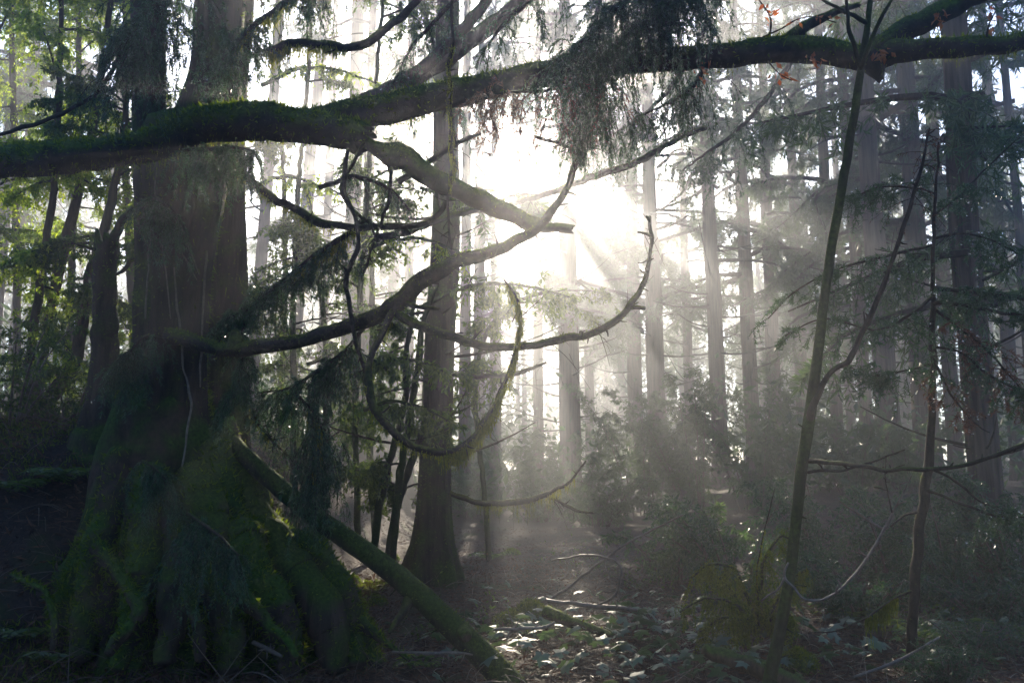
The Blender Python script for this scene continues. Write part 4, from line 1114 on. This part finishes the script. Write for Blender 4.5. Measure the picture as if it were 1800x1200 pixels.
def leafy_branch(label, pts, n_tw, seed, mat='leaf', ln=.085, w=.028):
    t = thing('leafy_branch', label, 'branch', at(*pts[0][:3]), 'leafy branches around the hanging loop')
    o, C, R = limb('stem', pts, M['sapling'], t, n=6, step=.06, bump=.1, seed=seed)
    mb = MB()
    spray(mb, C, n_tw, (.2, .6), (.1, .6), np.random.default_rng(seed), M=12, ln=ln, w=w, sub=3, kind='leaf', twr=.0025, t0=.1, hang=.45, fwd=.6, spread=.8, flat=.25)
    mb.build('leaves', [M[mat], M['thin']], o, smooth=False)
leafy_branch('backlit leafy spray reaching right over the tip of the hanging loop', [(740, 540, 11.6, 8), (800, 510, 11.4, 7), (870, 498, 11.2, 6), (940, 505, 11.0, 4), (1010, 525, 10.8, 2)], 34, 541)
leafy_branch('glossy leafy branch inside the hanging loop before the central trunk', [(640, 640, 10.6, 8), (690, 630, 10.5, 7), (750, 640, 10.4, 5), (810, 665, 10.3, 3)], 36, 542)
leafy_branch('glossy leafy branch low inside the hanging loop', [(640, 720, 10.4, 8), (690, 705, 10.3, 7), (740, 715, 10.2, 5), (790, 740, 10.1, 3)], 30, 543)
leafy_branch('glossy leafy branch left of the hanging loop under the sweeping branch', [(540, 640, 10.2, 8), (590, 620, 10.1, 7), (640, 625, 10.0, 5), (680, 650, 9.9, 3)], 26, 544)
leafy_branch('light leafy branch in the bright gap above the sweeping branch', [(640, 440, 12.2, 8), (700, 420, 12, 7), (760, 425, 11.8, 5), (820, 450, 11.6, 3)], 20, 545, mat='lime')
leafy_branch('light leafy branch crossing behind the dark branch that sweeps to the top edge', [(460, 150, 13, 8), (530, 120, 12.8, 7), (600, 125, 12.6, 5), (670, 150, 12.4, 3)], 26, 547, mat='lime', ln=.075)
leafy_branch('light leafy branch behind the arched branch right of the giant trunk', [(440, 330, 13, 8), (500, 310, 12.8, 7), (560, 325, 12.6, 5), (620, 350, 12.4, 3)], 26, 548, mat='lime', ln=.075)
leafy_branch('leafy spray hanging in the glare below the broken limb', [(740, 330, 12.6, 8), (790, 345, 12.4, 7), (840, 335, 12.2, 5), (900, 340, 12, 3), (950, 355, 12, 2)], 16, 546)

# ------------------------------------------------------------------ undergrowth bushes
def bush(px, py, d, wid, hei, label, seed, mat='leaf', n=16, name='bush', group='bushes of the misty undergrowth', ln=.07, w=.028, kind='leaf', M_=14):
    p = at(px, py, d)
    x, y = p[0], p[1]
    z = ground_at(x, y)
    t = thing(name, label, 'bush', (x, y, z), group)
    rng = np.random.default_rng(seed)
    mb = MB()
    for k in range(n):
        az = rng.uniform(0, 6.28)
        r = math.sqrt(rng.uniform(0, 1)) * wid * .5
        hgt = hei * rng.uniform(.5, 1.05)
        s = np.linspace(0, 1, 8)[:, None]
        b = np.array([x + .25 * r * math.cos(az), y + .25 * r * math.sin(az), z - .05])
        p = b + np.array([math.cos(az) * r, math.sin(az) * r, 0]) * s ** 1.5 + np.array([0, 0, hgt]) * s - np.array([0, 0, .25 * hgt]) * s ** 3
        tube(mb, p[::2], np.linspace(.018, .005, 4), n=4, step=.3, mi=1)
        spray(mb, p, int(10 + hgt * 8), (.2, .5), (.1, .7), rng, M=M_, ln=ln, w=w, sub=2, kind=kind, twr=.003, t0=.12, hang=.3)
    mb.build('foliage', [M[mat], M['twig']], t, smooth=False)

BUSH = [
    (1130, 800, 17, 3.2, 3.7, 'hazy bush below the pair of slender trunks', 'fir'),
    (1010, 820, 19, 3.0, 3.0, 'hazy bush at the foot of the glowing trunk', 'fir'),
    (1230, 760, 15.5, 2.8, 3.7, 'grey green bush below the trunk standing alone', 'fir'),
    (1330, 800, 15, 3.0, 3.3, 'dark bush left of the leaning sapling', 'fir'),
    (1290, 900, 11.5, 2.2, 1.7, 'shadowy bush in the hollow left of the sapling', 'needle'),
    (1450, 820, 12.5, 2.4, 2.0, 'dark green bush right behind the sapling', 'needle'),
    (1570, 850, 11, 2.4, 1.8, 'dark conifer bush behind the thin stemmed young conifer', 'needle'),
    (1660, 830, 10, 1.8, 1.7, 'dusky bush left of the thickest right trunk', 'needle'),
    (1790, 850, 10.5, 2.2, 2.2, 'dark green bush at the right edge', 'needle'),
    (920, 850, 22, 3.4, 2.4, 'misty bush at the back of the clearing', 'fir'),
    (700, 880, 19, 3.2, 2.0, 'misty bush behind the mossy curved stems', 'fir'),
    (520, 840, 14, 2.4, 2.2, 'glossy bush behind the leaning log', 'leaf'),
    (120, 720, 10, 2.4, 1.3, 'glossy dark bush at the foot of the left thicket', 'leaf'),
    (20, 700, 9.5, 2.0, 1.5, 'glossy dark bush at the left edge', 'leaf'),
    (1050, 870, 15, 2.2, 1.3, 'low thin bush in the middle of the clearing edge', 'fir'),
    (1190, 880, 12.5, 1.9, 1.6, 'twiggy bush right of the clearing', 'fir'),
    (1180, 780, 20, 3.2, 4.2, 'tall airy bush behind the close pair of slender trunks', 'fir'),
    (1400, 780, 17, 3.0, 3.0, 'airy bush at the foot of the thin doubled trunk', 'fir'),
    (1500, 800, 16, 2.8, 2.2, 'grey bush behind the fork of the leaning sapling', 'fir'),
    (1600, 800, 15.5, 2.6, 1.9, 'grey bush at the foot of the broad misty trunk', 'fir'),
    (1670, 800, 13, 2.0, 1.5, 'dark low bush just behind the thickest right trunk', 'needle'),
    (1500, 900, 9.5, 1.5, .9, 'low dark green bush between sapling and young conifer', 'needle'),
    (1740, 980, 9, 1.3, .8, 'low dark green bush before the thickest right trunk', 'needle'),
    (600, 850, 20, 3.0, 3.0, 'airy leafy bush behind the grey trunk beside the leaning log', 'leaf'),
    (690, 850, 24, 3.0, 3.4, 'tall misty bush filling the gap left of the central tree', 'leaf'),
    (500, 830, 19, 2.8, 3.4, 'tall leafy bush behind the upper end of the leaning log', 'leaf'),
    (430, 800, 21, 2.6, 3.6, 'tall leafy bush just right of the giant tree foot', 'leaf'),
    (800, 870, 25, 2.6, 3.0, 'tall misty bush just right of the central tree', 'fir'),
    (840, 900, 18, 2.2, 1.6, 'misty bush closing the end of the clearing, right of the central tree', 'fir'),
    (950, 900, 17, 2.4, 1.5, 'pale low bush closing the end of the clearing under the glowing trunk', 'fir'),
    (1700, 1050, 7.6, .8, .55, 'bright dewy conifer seedling near the right trunk foot', 'needle'),
    (1660, 1130, 6.4, .6, .4, 'small ferny seedling at lower right', 'needle'),
]
for k, (px, py, d, wd, he, lb, mt) in enumerate(BUSH):
    if d > 14:
        d, wd, he = d * 1.5, wd * 1.45, he * 1.35
    fine = d < 9
    bush(px, py, d, wd, he, lb, 600 + k, mat=mt, n=11 if not fine else 10, kind='leaf' if mt == 'leaf' else 'blade', ln=(.03 if fine else .07) if mt != 'fir' else .11, w=(.006 if fine else .02) if mt != 'fir' else .03, M_=24 if fine else 14)

# ferns
def fern(px, py, label, seed, size=.5, n=11):
    P0, dd = ground_point(px, py)
    t = thing('fern', label, 'fern', P0, 'ferns on the forest floor')
    r = np.random.default_rng(seed)
    mb = MB()
    for k in range(n):
        az = k / n * 6.28 + r.uniform(-.3, .3)
        L = size * r.uniform(.7, 1.2)
        s_ = np.linspace(0, 1, 22)[:, None]
        d = np.array([math.cos(az), math.sin(az), 0])
        p = P0 + d * L * s_ + np.array([0, 0, 1.0]) * L * (1.1 * s_ - .95 * s_ ** 2)
        tube(mb, p[::3], np.linspace(.004, .001, len(p[::3])), n=4, step=.1, mi=1)
        side = np.array([-d[1], d[0], 0])
        for sg in (-1, 1):
            ln_ = L * .26 * np.sin(np.pi * (s_[2:, 0] * .93 + .07)) ** .8
            D = norm(side * sg + d * .35 + np.array([0, 0, -.25]) + r.normal(size=(20, 3)) * .08)
            blades(mb, p[2:], D, ln_, ln_ * .26 + .004, r, up=np.array([0, 0, 1.0]))
    mb.build('fronds', [M['leaf'], M['thin']], t, smooth=False)
for k, (px, py, sz, lb) in enumerate([
    (45, 1125, .42, 'dark fern in the bottom left corner'), (105, 1165, .36, 'small dark fern beside the outermost root at bottom left'), (30, 870, .5, 'fern on the shadowed bank at the left edge'), (110, 850, .45, 'fern on the bank at the foot of the dead snag'),
    (1620, 1125, .4, 'low fern at the foot of the young conifer'), (1735, 1130, .45, 'fern in the shade at lower right corner'), (1500, 1090, .4, 'fern between the curved dead branch and the young conifer'), (1240, 985, .5, 'fern behind the moss draped shrub'),
    (1090, 960, .5, 'pale fern at the right rim of the clearing'), (1440, 1010, .45, 'fern close behind the foot of the leaning sapling'), (860, 985, .4, 'small fern just right of the flared central foot'), (1560, 985, .5, 'fern in the dusk left of the young conifer'), (1680, 990, .5, 'fern before the flaring right trunk'),
    (740, 1175, .28, 'bright little fern left of the leaning log end')]):
    fern(px, py, lb, 680 + k, sz)

# bare brambles arching over the clearing floor
rng = np.random.default_rng(660)
for k, (px, py, lb) in enumerate([(1120, 1010, 'tangle of bare arching bramble stems at the right edge of the clearing'), (1010, 985, 'thin bramble stems at the far end of the clearing'), (900, 1020, 'low reddish bramble tangle right of the central trunk foot'),
                                  (1200, 1040, 'dewy bramble thicket left of the moss draped shrub'), (780, 1120, 'sparse bramble stems beside the leaning log'), (1560, 1090, 'bramble stems in the shadow between sapling and young conifer'), (1460, 960, 'twiggy bramble behind the leaning sapling')]):
    P0, dd = ground_point(px, py)
    t = thing('bramble', lb, 'bramble', P0, 'brambles on the clearing floor')
    mb = MB()
    n = 46
    p0 = P0 + rng.normal(size=(n, 3)) * np.array([.45, .45, 0])
    p0[:, 2] = gz(p0[:, 0], p0[:, 1]) - .02
    d0 = norm(np.stack([rng.normal(size=n), rng.normal(size=n), rng.uniform(.5, 1.8, n)], -1))
    L = rng.uniform(.3, 1.15, n)
    dr = rng.uniform(.3, 1.2, n)
    twig_tubes(mb, p0, d0, L, dr, rng.uniform(.0025, .005, n), mi=1, seg=8)
    q = twig_pts(p0, d0, L, dr, rng.uniform(.3, .9, (n, 3))).reshape(-1, 3)
    sd = norm(rng.normal(size=q.shape) + [0, 0, .3])
    twig_tubes(mb, q, sd, rng.uniform(.06, .3, len(q)), rng.uniform(0, 1, len(q)), .0018, mi=1, seg=4)
    dress(mb, q, sd, np.full(len(q), .2), np.full(len(q), .5), 3, .05, .022, rng, kind='leaf', hang=.3)
    mb.build('foliage', [M['leaf'] if k != 2 else M['dead'], M['twig']], t, smooth=False)
    dew(t, mb, 60, rng)

# moss hung low shrub, centre right
ms = thing('moss_hung_shrub', 'low shrub draped in yellow green moss left of the leaning sapling', 'bush', at(1320, 1110, 7.4))
for k, pts in enumerate(([(1330, 1110, 7.4, 8), (1335, 1040, 7.4, 7), (1345, 980, 7.4, 6), (1375, 940, 7.4, 4), (1395, 950, 7.4, 3)], [(1330, 1110, 7.4, 8), (1310, 1040, 7.4, 6), (1290, 1000, 7.4, 5), (1250, 990, 7.3, 4), (1215, 1015, 7.2, 3)],
                         [(1330, 1110, 7.4, 8), (1290, 1060, 7.2, 6), (1240, 1050, 7.1, 5), (1195, 1075, 7.0, 3)], [(1340, 1100, 7.4, 6), (1370, 1050, 7.5, 5), (1400, 1010, 7.6, 4), (1420, 1000, 7.6, 3)], [(1320, 1100, 7.4, 6), (1300, 1090, 7.2, 5), (1270, 1085, 7.1, 4), (1230, 1110, 7.0, 3)], [(1320, 1110, 7.4, 7), (1300, 1060, 7.6, 5), (1270, 1020, 7.7, 4), (1240, 1000, 7.8, 3)], [(1335, 1110, 7.4, 7), (1365, 1080, 7.3, 5), (1390, 1080, 7.2, 4)])):
    o, C, R = limb('branch', pts, M['branch'], ms, n=6, step=.04, seed=700 + k, moss=(1500, .02, .2))
    mb = MB()
    r = np.random.default_rng(710 + k)
    spray(mb, C, 34, (.06, .26), (.6, 1.8), r, M=30, ln=.03, w=.007, sub=5, twr=.002, t0=.15, kind='tri', flat=.8, down=.25)
    strands(mb, C + .05 * r.normal(size=C.shape), R + .03, 34, (.04, .26), r, t0=.2, sway=.35, w=.0022)
    mb.build('moss_fronds', [M['moss'] if k % 2 else M['fuzz'], M['thin']], o, smooth=False)

# ------------------------------------------------------------------ forest floor litter (uncountable)
rng = np.random.default_rng(800)
def scatter(n, x0, x1, y0, y1, p=1.6):
    y = y0 + (y1 - y0) * rng.uniform(0, 1, n) ** p
    x = rng.uniform(x0, x1, n) * np.clip(y / 8, .5, 2.2)
    return x, y
lt = MB()
n = 90000
x, y = scatter(n, -3.2, 5.2, 3.6, 22)
z = gz(x, y) + rng.uniform(0, .05, n)
d = norm(np.stack([rng.normal(size=n), rng.normal(size=n), rng.normal(size=n) * .35], -1))
blades(lt, np.stack([x, y, z], -1), d, rng.uniform(.03, .11, n), rng.uniform(.003, .016, n), rng)
n = 26000
y = rng.uniform(5.0, 12.5, n)
x = -rng.uniform(1.2, 8.5, n)
d = norm(np.stack([rng.normal(size=n), rng.normal(size=n), rng.normal(size=n) * .5], -1))
blades(lt, np.stack([x, y, gz(x, y) + rng.uniform(0, .06, n)], -1), d, rng.uniform(.04, .14, n), rng.uniform(.006, .03, n), rng)
lo_ = lt.build('leaf_litter', M['litter'], smooth=False)
tag(lo_, 'brown dead needles and leaves strewn over the forest floor', None, kind='stuff')
tw = MB()
n = 4200
x, y = scatter(n, -3.2, 5.2, 3.8, 20, 1.4)
L = rng.uniform(.08, .7, n) * rng.uniform(.4, 1, n)
z = gz(x, y) + rng.uniform(.005, .09, n)
d = norm(np.stack([rng.normal(size=n), rng.normal(size=n), np.abs(rng.normal(size=n)) * .28], -1))
twig_tubes(tw, np.stack([x, y, z], -1), d, L, rng.uniform(-.1, .5, n), rng.uniform(.0015, .006, n), mi=0)
n = 1800
y = rng.uniform(5.0, 12, n)
x = -rng.uniform(1.2, 8, n)
d = norm(np.stack([rng.normal(size=n), rng.normal(size=n), np.abs(rng.normal(size=n)) * .4], -1))
twig_tubes(tw, np.stack([x, y, gz(x, y)], -1), d, rng.uniform(.1, .9, n), rng.uniform(-.1, .6, n), rng.uniform(.002, .008, n), mi=0)
to = tw.build('twig_litter', M['twig'])
tag(to, 'fallen dead twigs tangled over the forest floor', None, kind='stuff')

# moss and needles over the bank on the left
mc = MB()
n = 70000
y = rng.uniform(5.6, 12.5, n)
x = -rng.uniform(1.6, 8.5, n)
P = np.stack([x, y, gz(x, y)], -1)
k = vnoise(P, 2.2, 15, 3) > -.35
P = P[k]
tri_blades(mc, P, norm(np.array([0, -.3, .8]) + .6 * rng.normal(size=P.shape)), rng.uniform(.02, .09, len(P)), .016, rng)
tag(mc.build('moss_carpet', M['fuzz'], smooth=False), 'dark moss carpet over the shadowed bank behind the root mound', None, kind='stuff')

# broad lobed ground leaves
def lobed(mb, C, S, Nn, A, mi=0):
    """one maple or ivy like leaf: centre C, size S, normal Nn, axis A"""
    ang = np.array([-160, -125, -95, -60, -38, 0, 38, 60, 95, 125, 160]) * math.pi / 180
    rad = np.array([.55, .8, .5, .95, .55, 1.15, .55, .95, .5, .8, .55])
    B = np.cross(Nn, A)
    n = len(C)
    V = [C + Nn * (S * .06)[:, None]]
    for a_, r_ in zip(ang, rad):
        V.append(C + (A * math.cos(a_) + B * math.sin(a_)) * (S * r_)[:, None] - Nn * (S * .16 * r_ ** 2)[:, None])
    V = np.stack(V, 1)
    T = np.array([[0, k, k + 1] for k in range(1, 11)])
    mb.add(V, T=(T[None] + (np.arange(n) * 12)[:, None, None]).reshape(-1, 3), mi=mi)

iv = MB()
n = 620
u = rng.uniform(0, 1, n)
px = np.concatenate([rng.normal(1000, 120, 190), rng.normal(1230, 110, 250), rng.normal(870, 60, 60), rng.normal(1480, 160, 120)])
py = np.concatenate([rng.normal(1120, 35, 190), rng.normal(1150, 40, 250), rng.normal(1160, 35, 60), rng.normal(1130, 45, 120)])
Cs = []
for a_, b_ in zip(px, py):
    P, dd = ground_point(a_, min(b_, 1215), 4, 12)
    Cs.append(P)
Cs = np.array(Cs)
hgt = rng.uniform(.06, .24, n)
root = Cs.copy()
root[:, 2] = gz(root[:, 0], root[:, 1])
Cs[:, 2] = root[:, 2] + hgt
Nn = norm(np.stack([rng.normal(size=n) * .45, rng.normal(size=n) * .45 + .15, np.ones(n)], -1))
A = norm(np.cross(Nn, rng.normal(size=(n, 3))))
lobed(iv, Cs, rng.uniform(.04, .11, n), Nn, A)
st_ = root + rng.normal(size=(n, 3)) * np.array([.05, .05, 0])
twig_tubes(iv, st_, norm(Cs - st_), np.linalg.norm(Cs - st_, axis=1), np.zeros(n), .0018, mi=1)
io = iv.build('ground_ivy', [M['ivy'], M['thin']], smooth=False)
tag(io, 'carpet of wet broad lobed leaves in the foreground', None, kind='stuff')

# moss cushions
def cushion(px, py, s, label, seed, hh=.7):
    P, d = ground_point(px, py)
    z = ground_at(P[0], P[1])
    o0 = np.array([P[0], P[1], z])
    n1, n2 = 22, 10
    t, f = np.meshgrid(np.arange(n1) / n1 * 2 * math.pi, np.linspace(-.25, 1, n2) * math.pi / 2, indexing='ij')
    D = np.stack([np.cos(t) * np.cos(f), np.sin(t) * np.cos(f), np.sin(f) * hh], -1)
    V = o0 + D * s * (1 + .28 * vnoise(D * 1.5 + seed, 2.2, seed))[..., None]
    i, j = np.meshgrid(np.arange(n1), np.arange(n2 - 1), indexing='ij')
    Q = np.stack([i * n2 + j, ((i + 1) % n1) * n2 + j, ((i + 1) % n1) * n2 + j + 1, i * n2 + j + 1], -1).reshape(-1, 4)
    mb = MB()
    mb.add(V, Q)
    t_ = thing('moss_cushion', label, 'moss', o0, 'moss cushions on the forest floor')
    mb.build('mound', M['root'], t_)
    r = np.random.default_rng(seed)
    k = int(2600 * s / .15)
    ii, jj = r.integers(0, n1, k), r.integers(1, n2, k)
    fz = MB()
    dd = D[ii, jj]
    tri_blades(fz, V[ii, jj] + r.normal(size=(k, 3)) * s * .09, norm(norm(dd) + .5 * r.normal(size=(k, 3))), r.uniform(.012, .035, k), .008, r)
    fz.build('moss_fronds', M['fuzz'], t_, smooth=False)
cushion(932, 1088, .17, 'bright mossy hump in the middle of the clearing floor', 901, 1.0)
cushion(900, 1100, .16, 'dark mossy hump just left of the bright one', 902, .8)
cushion(663, 1064, .10, 'small round moss ball left of the leaning log', 903, 1.0)
cushion(620, 1025, .09, 'small moss ball beside the edge of the root mound', 904, 1.0)
cushion(1402, 1180, .14, 'dark moss ball at the foot of the leaning sapling', 905, 1.0)
cushion(690, 985, .12, 'moss tuft at the feet of the mossy curved stems', 906, .8)
cushion(900, 975, .15, 'pale mossy patch far back in the clearing', 907, .5)

# fallen pieces
for k, (nm, lb, pts, mt) in enumerate([
    ('fallen_log', 'bare fallen log among the lobed leaves beside the sapling foot', [(1240, 1140, 6.7, 20), (1280, 1155, 6.55, 28), (1330, 1172, 6.4, 30), (1375, 1192, 6.25, 28), (1420, 1215, 6.1, 26)], 'brown'),
    ('fallen_branch', 'moss covered fallen branch running right from the bright mossy hump', [(960, 1075, 7.9, 22), (1000, 1090, 7.7, 18), (1040, 1104, 7.55, 15), (1075, 1118, 7.4, 10)], 'root'),
    ('fallen_branch', 'thin dead branch slanting up out of the clearing into the bushes', [(965, 1055, 8.6, 5), (1010, 1022, 8.6, 6), (1060, 985, 8.6, 5), (1120, 945, 8.7, 4), (1200, 905, 8.8, 3)], 'twig'),
    ('fallen_branch', 'arched dead branch standing at the right of the clearing', [(1030, 1070, 8.3, 4), (1075, 1050, 8.2, 5), (1092, 1010, 8.2, 5), (1080, 985, 8.3, 4), (1030, 975, 8.5, 4), (970, 985, 8.8, 3)], 'twig'),
    ('fallen_branch', 'pale dead stick lying before the mossy hump', [(870, 1106, 7.5, 5), (920, 1105, 7.4, 6), (965, 1100, 7.4, 5), (975, 1092, 7.4, 3)], 'wood'),
    ('fallen_branch', 'dead stick lying across the floor left of the leaning log foot', [(690, 1145, 6.8, 4), (750, 1147, 6.7, 5), (800, 1146, 6.6, 5), (830, 1150, 6.5, 3)], 'wood'),
    ('fallen_branch', 'pale stick lying against the foot of the root mound', [(445, 1128, 6.6, 7), (470, 1140, 6.5, 9), (495, 1153, 6.4, 6)], 'twig'),
    ('fallen_branch', 'bundle of straight dead sticks at the right of the clearing', [(960, 1055, 8.4, 7), (1020, 1062, 8.3, 8), (1080, 1068, 8.2, 8), (1120, 1072, 8.1, 6)], 'twig'),
    ('fallen_branch', 'thin mossy stick lying on the dark floor at the right', [(1500, 1190, 6.2, 5), (1580, 1160, 6.4, 6), (1650, 1120, 6.8, 4)], 'twig'),
]):
    o, C, R = limb(nm, pts, M[mt], None, n=10, step=.04, bump=.16, seed=950 + k, moss=(2500, .02, .9) if mt == 'root' else None, spurs=5, origin=at(*pts[0][:3]))
    tag(o, lb, 'log' if 'log' in nm else 'branch')

# ------------------------------------------------------------------ haze
hb = MB()
X, Y0, Y1, Z0, Z1 = 122, -116, 152, -2.0, 32.0
Vh = [[sx * X, y_, z_] for z_ in (Z0, Z1) for y_ in (Y0, Y1) for sx in (-1, 1)]
hb.add(Vh, [[0, 2, 3, 1], [4, 5, 7, 6], [0, 1, 5, 4], [2, 6, 7, 3], [0, 4, 6, 2], [1, 3, 7, 5]])
hm = bpy.data.materials.new('haze')
hm.use_nodes = True
nt = hm.node_tree
nt.nodes.remove(nt.nodes['Principled BSDF'])
pv = nt.nodes.new('ShaderNodeVolumePrincipled')
pv.inputs['Color'].default_value = (*HAZE_COLOR, 1)
pv.inputs['Density'].default_value = HAZE_DENSITY
pv.inputs['Anisotropy'].default_value = HAZE_G
nt.links.new(pv.outputs[0], nt.nodes['Material Output'].inputs['Volume'])
ho = hb.build('haze', hm, smooth=False)
tag(ho, 'pale morning mist hanging through the whole forest', None, kind='stuff')

for o in bpy.data.objects:
    if '_o' in o: del o['_o']
